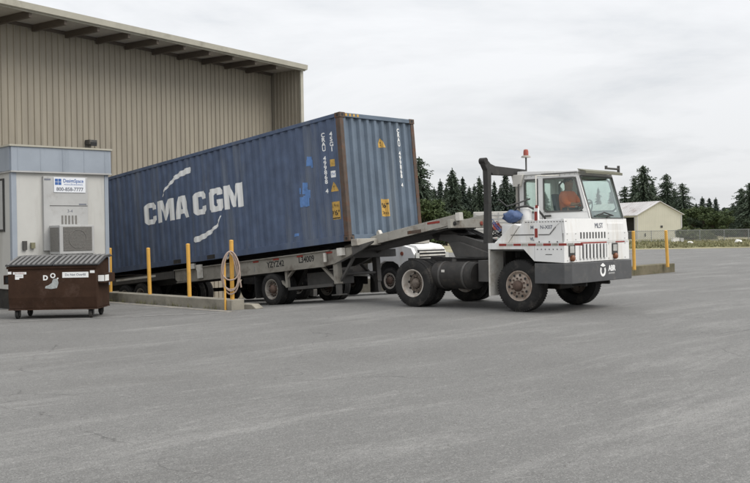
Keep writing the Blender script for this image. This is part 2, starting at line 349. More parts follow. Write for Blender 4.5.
for w in (W0, W1): b.faces.new([b.verts.new(p) for p in (cw(X0,w,0), cw(X1,w,0), cw(X0,w,ramp_z(X0)))])
b.faces.new([b.verts.new(p) for p in (cw(X0,W0,0), cw(X0,W1,0), cw(X0,W1,ramp_z(X0)), cw(X0,W0,ramp_z(X0)))])
o = build('ramp_retaining_wall', b, CONC); o['kind'] = 'structure'
# field beyond the lot (ragged edge)
b = B(); n = 120; near = []; far = []
for i in range(n+1):
    x = -260+i*6.0; yy = 73.5-0.02*x+1.4*noise.noise(Vector((x*0.05, 0.3, 0)))+0.5*noise.noise(Vector((x*0.4, 4.3, 0)))
    near.append(b.verts.new((x, yy, 0.004))); far.append(b.verts.new((x*2.5, 1200, 0.004)))
for i in range(n): b.faces.new((near[i], near[i+1], far[i+1], far[i]))
o = build('grass_field', b, FIELD); o['kind'] = 'structure'
b = B()
for i in range(9000):
    y = 76.5+44*random.random()**1.2; x = random.uniform(0.16, 0.47)*y
    h = random.uniform(0.06, 0.24)*(1.4 if noise.noise(Vector((x*0.2, y*0.2, 0))) > 0.1 else 0.7)
    a = random.random()*6.28; c, s = math.cos(a)*0.16, math.sin(a)*0.16
    b.faces.new([b.verts.new(p) for p in ((x-c, y-s, 0), (x+c, y+s, 0), (x+random.uniform(-.15,.15), y+random.uniform(-.1,.1), h))])
o = build('grass_tufts', b, TUFT, recalc=False); o['kind'] = 'stuff'
o['label'] = 'dry green and tan grass tufts covering the verge before the fence'
# faded painted line and grit along the kerb
def strip(name, m, p0, p1, wd, z=0.004, segs=24, jit=0.0):
    b = B(); p0, p1 = Vector(p0), Vector(p1); d = (p1-p0).normalized(); s = Vector((-d.y, d.x)); L_ = []
    for i in range(segs+1):
        p = p0+(p1-p0)*i/segs; w = wd*(1+jit*noise.noise(Vector((i*0.7, wd*9, 0))))/2
        L_.append((b.verts.new((p.x-s.x*w, p.y-s.y*w, z)), b.verts.new((p.x+s.x*w, p.y+s.y*w, z))))
    for i in range(segs): b.faces.new((L_[i][0], L_[i+1][0], L_[i+1][1], L_[i][1]))
    o = build(name, b, m); o['kind'] = 'structure'; return o
strip('road_marking', MARK, (-7.6, 17.75), (-3.0, 19.3), 0.13)
strip('grit_strip', SANDY, (-6.9, 23.45), (-2.95, 19.42), 0.22, 0.004, 40, 0.9)

b = B(); rg = random.Random(17)
for i in range(900):
    if i < 330: t = rg.random(); q = cw(-0.6-7*t, -2.53-abs(rg.gauss(0, 0.16)))
    else: y = 4.5+16*rg.random()**1.3; q = Vector((rg.uniform(-0.42, 0.42)*y, y, 0))
    r_ = rg.uniform(0.003, 0.011)*(1.3 if i < 330 else 1); a = rg.random()*6.28
    top = b.verts.new((q.x, q.y, r_*0.9)); ring = [b.verts.new((q.x+math.cos(a+k_*2.094)*r_, q.y+math.sin(a+k_*2.094)*r_*rg.uniform(.6,1.2), -0.002)) for k_ in range(3)]
    for k_ in range(3): b.faces.new((ring[k_], ring[(k_+1) % 3], top))
o = build('loose_grit', b, mat('grit_stone', (0.22, 0.21, 0.195), 0.9, var=0.5, scale=40, world=True), recalc=False); o['kind'] = 'stuff'; o['label'] = 'loose grit and small stones on the asphalt and along the kerb'
# ------------------------------------------------------------------ warehouse
wh = thing('warehouse', 'tall tan ribbed metal warehouse with deep roof overhang behind the blue container', 'warehouse', (-9.5, 30.5, 0), (0, 0, R(56)))
XA, XB, EV = -14.0, 9.6, 8.16
PW = 0.9144
b = B()
def ribbed(b, w, z0, z1, nr=4):
    prof = []; p = w/nr
    for i in range(nr):
        x = i*p; prof += [(x, 0), (x+p*0.66, 0), (x+p*0.72, -0.036), (x+p*0.86, -0.036), (x+p*0.92, 0)]
    prof.append((w, 0))
    lo = [b.verts.new((x, y, z0)) for x, y in prof]; hi = [b.verts.new((x, y, z1)) for x, y in prof]
    for i in range(len(prof)-1): b.faces.new((lo[i], lo[i+1], hi[i+1], hi[i]))
ribbed(b, PW-0.006, -1.3, EV)
proto = build('siding_panel', b, SIDING, wh, recalc=False); pm = proto.data
k = 0
x = XB-PW
proto.location = (x, 0, 0)
while x > XA:
    x -= PW; inst('siding_panel', pm, wh, (x, 0, 0))
# wing wall at the right end: its inner face looks left
b = B(); box(b, XB+0.05, XB+0.15, -1.5, 24, -1.3, EV); build('end_wall', b, SIDING, wh)
for i in range(2): inst('siding_panel', pm, wh, (XB+0.046, -0.045-0.72*i, 0), (0, 0, R(-90))).scale = (0.787, 1, 1)
sx(wh, 'corner_trim', SIDTRIM, XB+0.0, XB+0.17, -1.55, -1.49, -1.3, EV-0.01)
b = B(); prism(b, [(-1.66, EV+0.03), (-1.66, EV+0.17), (12, EV+1.6), (24, EV+0.2), (24, EV+0.03)], 'x', XA, XB+0.16); build('roof', b, SIDTRIM, wh)
b = B(); box(b, XA, XB+0.05, -1.55, -0.001, EV-0.005, EV+0.025); build('soffit', b, SOFFIT, wh)
b = B()
prism(b, [(-1.67, EV-0.05), (-1.77, EV-0.03), (-1.79, EV+0.15), (-1.76, EV+0.15), (-1.74, EV+0.0), (-1.67, EV+0.0)], 'x', XA, XB+0.17)
build('gutter', b, SIDTRIM, wh)
b = B(); box(b, XA, XB+0.15, -1.665, -1.60, EV-0.08, EV+0.025); build('eave_fascia', b, SIDTRIM, wh)
b = B(); box(b, -0.05, 0.05, -1.595, -0.04, -0.21, -0.008)
rf = build('rafter', b, RAFTER, wh, bevel=0.006); rf.location = (8.09, 0, EV)
for i in range(1, 18): inst('rafter', rf.data, wh, (8.09-1.222*i, 0, EV))
b = B(); box(b, XA, XB, -0.09, -0.045, EV-0.11, EV-0.01); build('eave_strut', b, RAFTER, wh)
b = B(); box(b, XA, XB, 0.02, 0.2, -1.3, EV); build('back_wall', b, SIDING, wh)
lt = sx(wh, 'wall_light', DKGREY, 0.2, 0.5, -0.28, -0.034, 4.60, 4.76, bevel=0.01)
sx(lt, 'lens', BLACKP, 0.23, 0.47, -0.30, -0.27, 4.56, 4.68)

# ------------------------------------------------------------------ portable office
of = thing('portable_office', 'grey portable office with blue trim and air conditioner behind the dumpster', 'site office', (-8.04, 21.0, 0), (0, 0, R(42.4)))
OW, OD, OH = 2.27, 7.0, 3.10
sx(of, 'wall', OFFICE, 0, OW, 0, OD, 0.45, OH)
b = B()
for a in ((-0.04, OW+0.07, -0.07, 0.0), (-0.06, -0.001, 0.0, OD)): box(b, a[0], a[1], a[2], a[3], OH+0.0, 3.64)
box(b, OW+0.001, OW+0.07, 0, OD, OH, 3.64)
build('parapet_band', b, OFFTRIM, of)
b = B(); box(b, -0.09, OW+0.10, -0.10, OD, 3.641, 3.68); build('roof_cap', b, SIDTRIM, of)
b = B(); box(b, -0.05, OW+0.08, -0.08, OD, OH-0.035, OH-0.002); build('drip_edge', b, ACGREY, of)
for i in range(5):                      # panel seams of the band, proud battens
    sx(of, 'band_batten', OFFTRIM, 0.1+i*0.52, 0.12+i*0.52, -0.076, -0.0705, OH+0.01, 3.63)
for xx in ((-0.03, 0.085), (OW-0.075, OW+0.02)):
    sx(of, 'corner_trim', OFFTRIM, xx[0], xx[1], -0.018, -0.001, 0.45, OH-0.04)
sx(of, 'corner_trim', OFFTRIM, -0.022, -0.001, 0.0, 0.12, 0.45, OH-0.04)
w = sx(of, 'side_window', FRAMEB, -0.03, -0.002, 0.45, 1.5, 1.75, 2.95); sx(w, 'pane', ACGREY, -0.036, -0.031, 0.5, 1.45, 1.8, 2.9)
sx(of, 'underfloor_shade', DARK, 0.05, OW-0.05, 0.12, OD, 0.0, 0.449)  # dark box standing in for the black shade under the floor
hb = sx(of, 'heat_pump_cabinet', ACGREY, 0.68, 1.74, -0.07, -0.001, 1.30, 2.99, bevel=0.008)
sx(hb, 'panel_seam', FRAMEB, 0.82, 1.73, -0.073, -0.069, 2.315, 2.33)
for i in range(5): sx(hb, 'vent_slot', ACDARK, 1.09+i*0.082, 1.135+i*0.082, -0.074, -0.069, 1.90, 2.10)
sx(hb, 'label_plate', SIGNG, 1.52, 1.70, -0.073, -0.069, 2.345, 2.375); sx(hb, 'label_plate', SIGNG, 0.70, 0.85, -0.073, -0.069, 2.90, 2.94)
text(hb, 'small_lettering', '3-4', 0.10, SIGNG, (1.30, -0.0715, 2.20), (1,0,0), (0,0,1))
ac = sx(of, 'air_conditioner', ACGREY, 0.80, 1.62, -0.62, -0.071, 1.22, 1.87, bevel=0.012)
sx(ac, 'front_grille', ACDARK, 0.88, 1.56, -0.630, -0.621, 1.29, 1.83)
for i in range(16): sx(ac, 'grille_louver', ACDARK, 0.885, 1.555, -0.637, -0.631, 1.305+i*0.0335, 1.317+i*0.0335)
sx(ac, 'side_grille', ACDARK, 0.792, 0.7995, -0.58, -0.12, 1.28, 1.82)
b = B(); lathe(b, [(0.20, -0.642), (0.215, -0.642), (0.215, -0.638), (0.20, -0.638)], 24, 'y', (1.22, 0, 1.56), closed=True); build('fan_ring', b, ACDARK, ac)
sx(ac, 'bracket', FRAMEB, 0.82, 1.60, -0.60, -0.08, 1.17, 1.215)
bx = sx(of, 'disconnect_box', OFFICE, 1.72, 1.86, -0.12, -0.072, 1.55, 1.85, bevel=0.006)
b = B(); tube(b, [(1.79, -0.05, 1.55), (1.79, -0.05, 0.5)], 0.018, 8); build('conduit', b, ACGREY, of, 40)
sx(of, 'outlet_box', DKGREY, 0.20, 0.29, -0.06, -0.001, 1.33, 1.53); sx(of, 'outlet_box', mat('olive_meter', (0.2, 0.19, 0.12)), 0.38, 0.47, -0.07, -0.001, 1.36, 1.49)
sg = sx(of, 'sign', SIGNW, 0.92, 1.68, -0.086, -0.072, 2.63, 2.97, bevel=0.003)
for i in range(2):
    for j in range(2): sx(sg, 'sign_logo', SIGNB, 0.945+i*0.08, 1.015+i*0.08, -0.089, -0.0862, 2.80+j*0.075, 2.865+j*0.075)
text(sg, 'sign_lettering', 'DesignSpace', 0.105, SIGNB, (1.385, -0.0862, 2.895), (1,0,0), (0,0,1), bold=0.002, sxy=(0.93, 1.1))
text(sg, 'sign_lettering', 'MODULAR BUILDINGS', 0.045, SIGNB, (1.385, -0.0862, 2.81), (1,0,0), (0,0,1))
text(sg, 'sign_lettering', '800-858-7777', 0.115, SIGNG, (1.30, -0.0862, 2.70), (1,0,0), (0,0,1), bold=0.003)

# ------------------------------------------------------------------ container
CT = (-0.57, 20.9, 1.41); TILT = 4.95; CROT = (0, R(-TILT), R(-YAW))
ct = thing('shipping_container', 'long navy blue shipping container with white lettering riding tilted on the chassis', 'shipping container', CT, CROT)
CL, CWD, CH = 12.19, 2.438, 2.896
PIT = 0.276; SEG = [(0, 0.0), (0.085, 0.0), (0.140, 1.0), (0.222, 1.0), (0.276, 0.0)]
def corr_pts(a, bnd, pit, seg, depth):
    out = []; t = a
    while t < bnd-1e-6:
        for s_, d in seg[:-1]:
            q = t+s_*pit/seg[-1][0]
            if q < bnd: out.append((q, d*depth))
        t += pit
    def val(q):
        f = ((q-a) % pit)/pit*seg[-1][0]
        for i in range(len(seg)-1):
            if seg[i][0] <= f <= seg[i+1][0]:
                k_ = (f-seg[i][0])/(seg[i+1][0]-seg[i][0]); return (seg[i][1]+(seg[i+1][1]-seg[i][1])*k_)*depth
        return 0
    out.append((bnd, val(bnd))); return out, val
SA, SB = -CL+0.12, -0.12
spts, sval = corr_pts(SA, SB, PIT, SEG, 0.036)
EPIT = (CWD-0.24)/9.0
epts, eval_ = corr_pts(0.12, CWD-0.12, EPIT, SEG, 0.06)
for side in (0, 1):
    b = B(); yo = 0.014 if side == 0 else CWD-0.014; sg_ = 1 if side == 0 else -1
    lo = [b.verts.new((x, yo+sg_*d, 0.15)) for x, d in spts]; hi = [b.verts.new((x, yo+sg_*d, 2.80)) for x, d in spts]
    for i in range(len(spts)-1): b.faces.new((lo[i], lo[i+1], hi[i+1], hi[i]))
    build('side_panel', b, NAVY, ct, recalc=False)
b = B()
lo = [b.verts.new((-0.03-d, w, 0.14)) for w, d in epts]; hi = [b.verts.new((-0.03-d, w, 2.79)) for w, d in epts]
for i in range(len(epts)-1): b.faces.new((lo[i], lo[i+1], hi[i+1], hi[i]))
build('end_panel', b, NAVYEND, ct, recalc=False)
for i in range(2):
    dr = sx(ct, 'rear_door', NAVY, -CL+0.02, -CL+0.07, 0.12+i*1.1, 0.12+1.095+i*1.1, 0.15, 2.79)
    for q in (0.3, 0.8):
        b = B(); tube(b, [(-CL+0.005, 0.12+i*1.1+q, 0.12), (-CL+0.005, 0.12+i*1.1+q, 2.8)], 0.017, 8); build('lock_rod', b, GALV, dr, 40)
b = B()
rp, _ = corr_pts(-CL+0.1, -0.1, 0.21, SEG, 0.02)
lo = [b.verts.new((x, 0.06, 2.885-d)) for x, d in rp]; hi = [b.verts.new((x, CWD-0.06, 2.885-d)) for x, d in rp]
for i in range(len(rp)-1): b.faces.new((lo[i], lo[i+1], hi[i+1], hi[i]))
build('roof_sheet', b, NAVY, ct)
for y0, y1 in ((0.0, 0.06), (CWD-0.06, CWD)):
    tr = sx(ct, 'top_rail', NAVY, -CL+0.17, -0.17, y0, y1, 2.801, 2.888, bevel=0.006)
    b = B()
    for x, d in spts[::4]: box(b, x+0.14, x+0.21, y0-0.004, y1+0.004, 2.80, 2.83)
    br = sx(ct, 'bottom_rail', NAVY, -CL+0.17, -0.17, y0, y1, 0.0, 0.149, bevel=0.006)
    for q in (-6.9, -5.3): sx(br, 'forklift_pocket', DARK, q-0.18, q+0.18, y0-0.004, y1+0.004, 0.02, 0.13)
    b.free()
sx(ct, 'top_end_rail', NAVYEND, -0.075, -0.004, 0.17, CWD-0.17, 2.79, 2.885, bevel=0.006)
sx(ct, 'bottom_end_rail', NAVYEND, -0.085, -0.004, 0.17, CWD-0.17, 0.0, 0.14, bevel=0.006)
sx(ct, 'top_end_rail', NAVY, -CL+0.004, -CL+0.09, 0.17, CWD-0.17, 2.79, 2.885); sx(ct, 'bottom_end_rail', NAVY, -CL+0.004, -CL+0.09, 0.17, CWD-0.17, 0, 0.14)
b = B()
for i in range(17): box(b, -CL+0.5+i*0.7, -CL+0.6+i*0.7, 0.06, CWD-0.06, 0.02, 0.14)
box(b, -CL+0.1, -0.1, 0.06, CWD-0.06, 0.141, 0.17); build('floor', b, DARK, ct)
for x0, x1 in ((-0.16, -0.002), (-CL+0.002, -CL+0.16)):
    for y0, y1 in ((0.002, 0.12), (CWD-0.12, CWD-0.002)):
        sx(ct, 'corner_post', RUSTPAINT if x1 > -1 else NAVY, x0, x1-0.012, y0+0.004, y1-0.004, 0.118, 2.778, bevel=0.012)
for x0 in (-0.178, -CL):
    for y0 in (0.0, CWD-0.162):
        for z0 in (0.0, CH-0.118):
            cc = sx(ct, 'corner_casting', RUSTPAINT if x0 > -1 else NAVY, x0, x0+0.178, y0-0.003, y0+0.165, z0, z0+0.118, bevel=0.01)
            b = B(); xs = x0+0.18 if x0 > -1 else x0-0.002
            lathe(b, [(0.001, xs-0.004), (0.032, xs-0.004), (0.032, xs), (0.001, xs)], 14, 'x', (0, y0+0.08, z0+0.06)); build('locking_hole', b, BLACKP, cc)
            b = B(); ys = y0-0.006 if y0 < 1 else y0+0.164
            lathe(b, [(0.001, ys), (0.034, ys), (0.034, ys+0.004), (0.001, ys+0.004)], 14, 'y', (x0+0.09, 0, z0+0.06)); build('locking_hole', b, BLACKP, cc)
for i in range(4):
    sx(ct, 'hazard_stripe', YELLBL, -0.003, 0.001, 0.17+i*0.12, 0.23+i*0.12, 2.81, 2.87)
# painted marks that follow the corrugation
def side_decal(name, polys, m, lift=0.003):
    b = B()
    for p in polys: flat_poly(b, p)
    xs = [v.co.x for v in b.verts]
    for q, d in spts:
        if min(xs) < q < max(xs): bmesh.ops.bisect_plane(b, geom=b.verts[:]+b.edges[:]+b.faces[:], plane_co=(q,0,0), plane_no=(1,0,0))
    for v in b.verts: v.co = Vector((v.co.x, 0.014+sval(v.co.x)-lift, v.co.y))
    return build(name, b, m, ct)
def side_text(name, s, size, m, x, z, bold=0.0, sxy=(1,1)):
    b = text_bm(s, size, bold, ext=0.0, sxy=sxy)
    for v in b.verts: v.co.x += x; v.co.y += z
    bmesh.ops.triangulate(b, faces=b.faces[:])
    xs = [v.co.x for v in b.verts]
    for q, d in spts:
        if min(xs) < q < max(xs): bmesh.ops.bisect_plane(b, geom=b.verts[:]+b.edges[:]+b.faces[:], plane_co=(q,0,0), plane_no=(1,0,0))
    for v in b.verts: v.co = Vector((v.co.x, 0.014+sval(v.co.x)-0.004, v.co.y))
    return build(name, b, m, ct)
GC = [(1,.66),(1,.84),(.84,1),(.2,1),(0,.86),(0,.14),(.2,0),(.84,0),(1,.16),(1,.36),(.66,.36),(.64,.23),(.42,.23),(.36,.3),(.36,.7),(.42,.77),(.64,.77),(.66,.66)]
GG = [(1,.70),(1,.84),(.84,1),(.2,1),(0,.86),(0,.14),(.2,0),(.84,0),(1,.14),(1,.50),(.56,.50),(.56,.34),(.66,.34),(.66,.23),(.42,.23),(.36,.3),(.36,.7),(.42,.77),(.64,.77),(.66,.68)]
GM = [(0,0),(0,1),(.34,1),(.5,.48),(.66,1),(1,1),(1,0),(.72,0),(.72,.62),(.58,.05),(.42,.05),(.28,.62),(.28,0)]
GA1 = [(0,0),(.27,1),(.5,1),(.5,.76),(.40,.40),(.5,.40),(.5,.2),(.35,.2),(.30,0)]
GA2 = [(1-x, y) for x, y in GA1][::-1]
def glyph(polys, x0, x1, z0, z1): return [[(x0+(x1-x0)*p, z0+(z1-z0)*q) for p, q in g_] for g_ in polys]
LZ0, LZ1 = 1.225, 1.835
# spacing measured letter by letter along the wall
word = [([GC], -8.45, -7.83), ([GM], -7.79, -6.95), ([GA1, GA2], -6.88, -6.20), ([GC], -5.98, -5.38), ([GG], -5.27, -4.66), ([GM], -4.57, -3.76)]
for gset, a, c in word:
    side_decal('painted_letter', glyph(gset, a, c, LZ0, LZ1), LETTER)
def swoosh(pts, wid):
    fine, fw = [], []
    for i in range(len(pts)-1):
        p0, p1, p2, p3 = [Vector(pts[max(0, min(len(pts)-1, i+k_))]) for k_ in (-1, 0, 1, 2)]
        for j in range(5):
            t = j/5; fine.append(tuple(0.5*((2*p1)+(p2-p0)*t+(2*p0-5*p1+4*p2-p3)*t*t+(3*p1-p0-3*p2+p3)*t**3))); fw.append(wid[i]+(wid[i+1]-wid[i])*t)
    pts, wid = fine+[pts[-1]], fw+[wid[-1]]
    top, bot = [], []
    for i, (x, z) in enumerate(pts):
        d = Vector(pts[min(i+1, len(pts)-1)])-Vector(pts[max(i-1, 0)]); d.normalize(); nn = Vector((-d.y, d.x))*wid[i]/2
        top.append((x+nn.x, z+nn.y)); bot.append((x-nn.x, z-nn.y))
    return [[top[i], top[i+1], bot[i+1], bot[i]] for i in range(len(pts)-1)]
side_decal('painted_swoosh', swoosh([(-7.50,1.93),(-7.38,2.06),(-7.22,2.17),(-7.05,2.23),(-6.85,2.34),(-6.55,2.42),(-6.28,2.455),(-6.06,2.48),(-5.98,2.48)], [.02,.05,.07,.075,.11,.14,.165,.16,.09]), LETTER)
side_decal('painted_swoosh', swoosh([(-4.78,1.10),(-4.87,0.98),(-4.98,0.87),(-5.14,0.79),(-5.35,0.71),(-5.60,0.645),(-5.82,0.605),(-6.00,0.59),(-6.10,0.60)], [.02,.05,.075,.085,.12,.14,.155,.155,.09]), LETTER)
rng = random.Random(3)
def blot(cx, cz, w, h, n=4):
    out = []
    for _ in range(n):
        x, z = cx+rng.uniform(-.4,.4)*w, cz+rng.uniform(-.4,.4)*h; a, c = w*rng.uniform(.2,.4), h*rng.uniform(.2,.35)
        out.append([(x-a, z-c*.9), (x+a*.9, z-c), (x+a, z+c*.8), (x-a*.8, z+c)])
    return out
# rows of overlapping blots are nudged apart in depth
def blots(cx, cz, w, h, n):
    for i, p in enumerate(blot(cx, cz, w, h, n)): side_decal('touch_up_patch', [p], LTBLUE, 0.003+0.0015*i)
blots(-1.12, 1.98, 0.26, 0.28, 3); blots(-1.42, 1.22, 0.36, 0.46, 4); blots(-1.85, 0.28, 0.22, 0.10, 2); blots(-1.6, 1.35, 0.12, 0.2, 2)
for i, ch in enumerate('CRAU 499868 4'):
    if ch != ' ': side_text('code_letter', ch, 0.135, LETTER, -0.64, 2.47-i*0.107, 0.004, (0.85, 1))
for i, ch in enumerate('45G1'): side_text('code_letter', ch, 0.135, LETTER, -0.37, 2.45-i*0.115, 0.004, (0.85, 1))
side_decal('orange_label', [rect(-0.45, -0.33, 1.72, 1.88)], YELLBL)
side_decal('white_label', [rect(-0.45, -0.33, 1.47, 1.62)], LETTER); side_text('label_print', 'W', 0.1, SIGNB, -0.39, 1.54)
side_decal('warning_triangle', [[(-0.50, 1.15), (-0.27, 1.15), (-0.385, 1.37)]], YELLBL); side_text('label_print', '!', 0.13, BLACKP, -0.385, 1.235)
side_decal('height_plate', [rect(-0.53, -0.27, 0.52, 0.92)], YELLBL)
side_text('label_print', '2.9m', 0.10, BLACKP, -0.405, 0.83); side_text('label_print', "9'6\"", 0.15, BLACKP, -0.405, 0.66, 0.003); side_decal('label_print', [rect(-0.52, -0.29, 0.535, 0.56)], BLACKP, 0.005)
def end_decal(name, polys, m, lift=0.003, b=None):
    if b is None:
        b = B()
        for p in polys: flat_poly(b, p)
    bmesh.ops.triangulate(b, faces=b.faces[:])
    xs = [v.co.x for v in b.verts]
    for q, d in epts:
        if min(xs) < q < max(xs): bmesh.ops.bisect_plane(b, geom=b.verts[:]+b.edges[:]+b.faces[:], plane_co=(q,0,0), plane_no=(1,0,0))
    for v in b.verts: v.co = Vector((-0.03-eval_(v.co.x)+lift, v.co.x, v.co.y))
    return build(name, b, m, ct)
def end_text(name, s, size, m, w, z, bold=0.0, sxy=(1,1)):
    b = text_bm(s, size, bold, ext=0.0, sxy=sxy)
    for v in b.verts: v.co.x += w; v.co.y += z
    return end_decal(name, None, m, 0.008, b)
end_decal('warning_triangle', [[(1.17, 2.16), (1.42, 2.16), (1.295, 2.38)]], YELLBL); end_text('label_print', '!', 0.13, BLACKP, 1.295, 2.25)
end_decal('height_plate', [rect(1.12, 1.38, 0.55, 0.95)], YELLBL); end_text('label_print', "9'6\"", 0.15, BLACKP, 1.25, 0.80, 0.003); end_text('label_print', '2.9m', 0.10, BLACKP, 1.25, 0.63)
for i, ch in enumerate('CRAU 499868 4'):
    if ch != ' ': end_text('code_letter', ch, 0.135, LETTER, 1.868, 2.58-i*0.108, 0.004, (0.9, 1))

# ------------------------------------------------------------------ wheels
def wheel_meshes(key, r, wd, rimr, rim_m, dish, hubm):
    """tyre, rim and hub meshes; axis y, outer face towards -y at y=0, tyre body 0..wd"""
    b = B(); h = r-rimr
    prof = [(rimr, 0.03), (rimr+0.02, 0.008), (rimr+h*0.35, 0.0), (rimr+h*0.7, 0.008), (r-0.025, 0.028), (r-0.006, 0.045)]
    ng = 4
    for i in range(ng):
        t0 = 0.05+(wd-0.1)*i/ng; t1 = 0.05+(wd-0.1)*(i+1)/ng
        prof += [(r, t0+0.006), (r, t1-0.006)]
        if i < ng-1: prof += [(r-0.012, t1-0.004), (r-0.012, t1+0.004)]
    prof += [(r-0.006, wd-0.045), (r-0.025, wd-0.028), (rimr+h*0.7, wd-0.008), (rimr+h*0.35, wd), (rimr, wd-0.03)]
    lathe(b, prof, 48, caps=False)
    nt = 60                                    # shoulder lugs
    for k_ in range(nt):
        a = 2*math.pi*k_/nt; c, s = math.cos(a), math.sin(a); t = (-s, c)
        for y0, y1 in ((0.026, 0.075), (wd-0.075, wd-0.026)):
            vs = []
            for rr, hw in ((r-0.03, 0.016), (r-0.003, 0.015)):
                for y in (y0, y1):
                    for q in (-1, 1): vs.append(b.verts.new((c*rr+t[0]*hw*q, y, s*rr+t[1]*hw*q)))
            for f in ((0,1,3,2),(4,5,7,6),(0,1,5,4),(1,3,7,5),(3,2,6,7),(2,0,4,6)): b.faces.new([vs[i] for i in f])
    t_o = build('tyre', b, RUBBER, None, 35); tm = t_o.data; bpy.data.objects.remove(t_o)
    b = B()
    prof = [(rimr+0.012, 0.022), (rimr+0.008, 0.012), (rimr-0.012, 0.016), (rimr-0.025, 0.035)]
    if dish > 0.12: prof += [(rimr-0.035, dish*0.6), (rimr-0.05, dish), (rimr-0.075, dish+0.01)]
    elif dish > 0: prof += [(rimr-0.04, dish*0.6), (rimr-0.06, dish), (rimr*0.55, dish+0.01), (0.13, dish-0.005), (0.002, dish-0.005)]
    else: prof += [(rimr-0.05, 0.055), (rimr*0.72, 0.02), (rimr*0.55, -0.005), (0.14, -0.01), (0.002, -0.01)]
    lathe(b, prof, 40, caps=False); r_o = build('rim', b, rim_m, None, 40); rm = r_o.data; bpy.data.objects.remove(r_o)
    b = B(); face = dish if dish > 0 else 0.0
    if dish > 0.12: lathe(b, [(rimr-0.07, face+0.008), (rimr*0.6, face-0.01), (0.12, face-0.015)], 36, caps=False)
    lathe(b, [(0.11, face), (0.105, face-0.05), (0.085, face-0.075), (0.055, face-0.09), (0.002, face-0.092)], 20, 'y')
    for k_ in range(10):
        a = 2*math.pi*k_/10
        lathe(b, [(0.018, face+0.0), (0.018, face-0.035), (0.002, face-0.036)], 8, 'y', (math.cos(a)*0.145, 0, math.sin(a)*0.145))
    h_o = build('hub', b, hubm, None, 40); hm = h_o.data; bpy.data.objects.remove(h_o)
    b = B()
    for k_ in range(10):
        a = 2*math.pi*(k_+0.5)/10; y = (dish+0.006 if dish > 0 else 0.012)
        lathe(b, [(0.026, y-0.02), (0.026, y-0.017), (0.002, y-0.017)], 8, 'y', (math.cos(a)*rimr*0.74, 0, math.sin(a)*rimr*0.74))
    v_o = build('hand_holes', b, BLACKP, None); vm_ = v_o.data; bpy.data.objects.remove(v_o)
    return tm, rm, hm, vm_, wd
def put_wheel(parent, ms, x, y, z, flip=False, turn=0.0, label=None, roll=0.3):
    w = inst('wheel', ms[2], parent, (x, y, z), (0, roll, R(180 if flip else 0)+turn))
    inst('tyre', ms[0], w); inst('rim', ms[1], w); inst('hand_holes', ms[3], w)['kind'] = 'stuff'
    if label: w['label'] = label
    return w
WF = wheel_meshes('front', 0.505, 0.29, 0.285, RIMRUST, 0.0, HUB)
HUBG = mat('dusty_grey_hub', (0.17, 0.14, 0.115), 0.7, var=0.3, scale=8, dirt=(0.06, 0.045, 0.035), amt=0.5, dscale=8)
WR = wheel_meshes('rear', 0.50, 0.27, 0.285, RIM, 0.17, HUBG)
RIMT = mat('grimy_trailer_rim', (0.27, 0.25, 0.22), 0.65, var=0.2, scale=6, dirt=(0.11, 0.085, 0.065), amt=0.5, dscale=7)
WT = wheel_meshes('trailer', 0.40, 0.25, 0.24, RIMT, 0.10, HUB)

# ------------------------------------------------------------------ container chassis (same tilted frame)
ch = thing('container_chassis', 'weathered beige container chassis under the navy container hitched to the yard tractor', 'trailer', CT, CROT)
b = B()
prism(b, [(-7.2, -0.14), (-0.05, -0.14), (-0.05, -0.30), (-0.65, -0.46), (-1.0, -0.49), (-4.1, -0.51), (-7.1, -0.47), (-7.2, -0.40)], 'y', 0.10, 0.18)
mb = build('side_beam', b, CHASSIS, ch, bevel=0.006)
b = B(); box(b, -7.2, -0.75, 0.06, 0.10-0.002, -0.16, -0.135); box(b, -7.1, -0.95, 0.06, 0.098, -0.505, -0.485)
build('beam_flange', b, CHASSIS, mb)
b = B(); prism(b, [(-7.2, -0.14), (-1.2, -0.14), (-1.7, -0.44), (-7.2, -0.47)], 'y', CWD-0.18, CWD-0.10); build('side_beam', b, CHASSIS, ch)
b = B()
for q in (0.72, 1.66): prism(b, [(-11.9, -0.10), (-0.5, -0.10), (-0.5, -0.17), (-1.3, -0.42), (-1.6, -0.50), (-11.9, -0.50)], 'y', q-0.05, q+0.05)
build('main_rail', b, DKGREY, ch)
b = B()
for i in range(9): box(b, -11.7+i*1.35, -11.58+i*1.35, 0.185, CWD-0.185, -0.34, -0.16)
build('cross_member', b, DKGREY, ch)
sx(ch, 'rear_bolster', DKGREY, -11.95, -11.75, 0.02, CWD-0.02, -0.30, -0.02)
b = B(); box(b, -11.9, -7.25, 0.10, 0.18, -0.36, -0.16); build('rear_rail', b, DKGREY, ch)
sx(ch, 'reflective_strip', WHITED, -10.4, -8.2, 0.092, 0.0985, -0.26, -0.20)
# gooseneck: bolster in front of the box, two rails rising a little more than the box
sx(ch, 'front_bolster', ALU, -0.001+0.006, 0.20, 0.04, CWD-0.02, -0.12, 0.03, bevel=0.01)
gs = R(-3.2)
b = B()
for q in (0.72, 1.66):
    prism(b, [(-0.9, -0.05), (0.205, 0.105), (2.56, 0.30), (2.56, 0.10), (2.2, 0.075), (0.21, -0.09), (-0.9, -0.16)], 'y', q-0.05, q+0.05)
gn = build('gooseneck', b, ALU, ch, bevel=0.006)
b = B(); prism(b, [(-0.6, -0.20), (0.25, -0.15), (2.3, 0.02), (2.3, 0.06), (0.3, -0.05), (-0.6, -0.15)], 'y', 0.775, 1.605); build('upper_coupler_plate', b, DARK, gn)
b = B(); box(b, 2.40, 2.50, 0.62, 1.78, 0.06, 0.16); box(b, 2.46, 2.54, 0.50, 1.90, 0.02, 0.20); build('end_bolster', b, ALU, gn, bevel=0.006)
for q in (0.72, 1.66): sx(gn, 'rail_end_cap', WHITED, 2.55, 2.66, q-0.06, q+0.06, 0.16, 0.33, bevel=0.008)
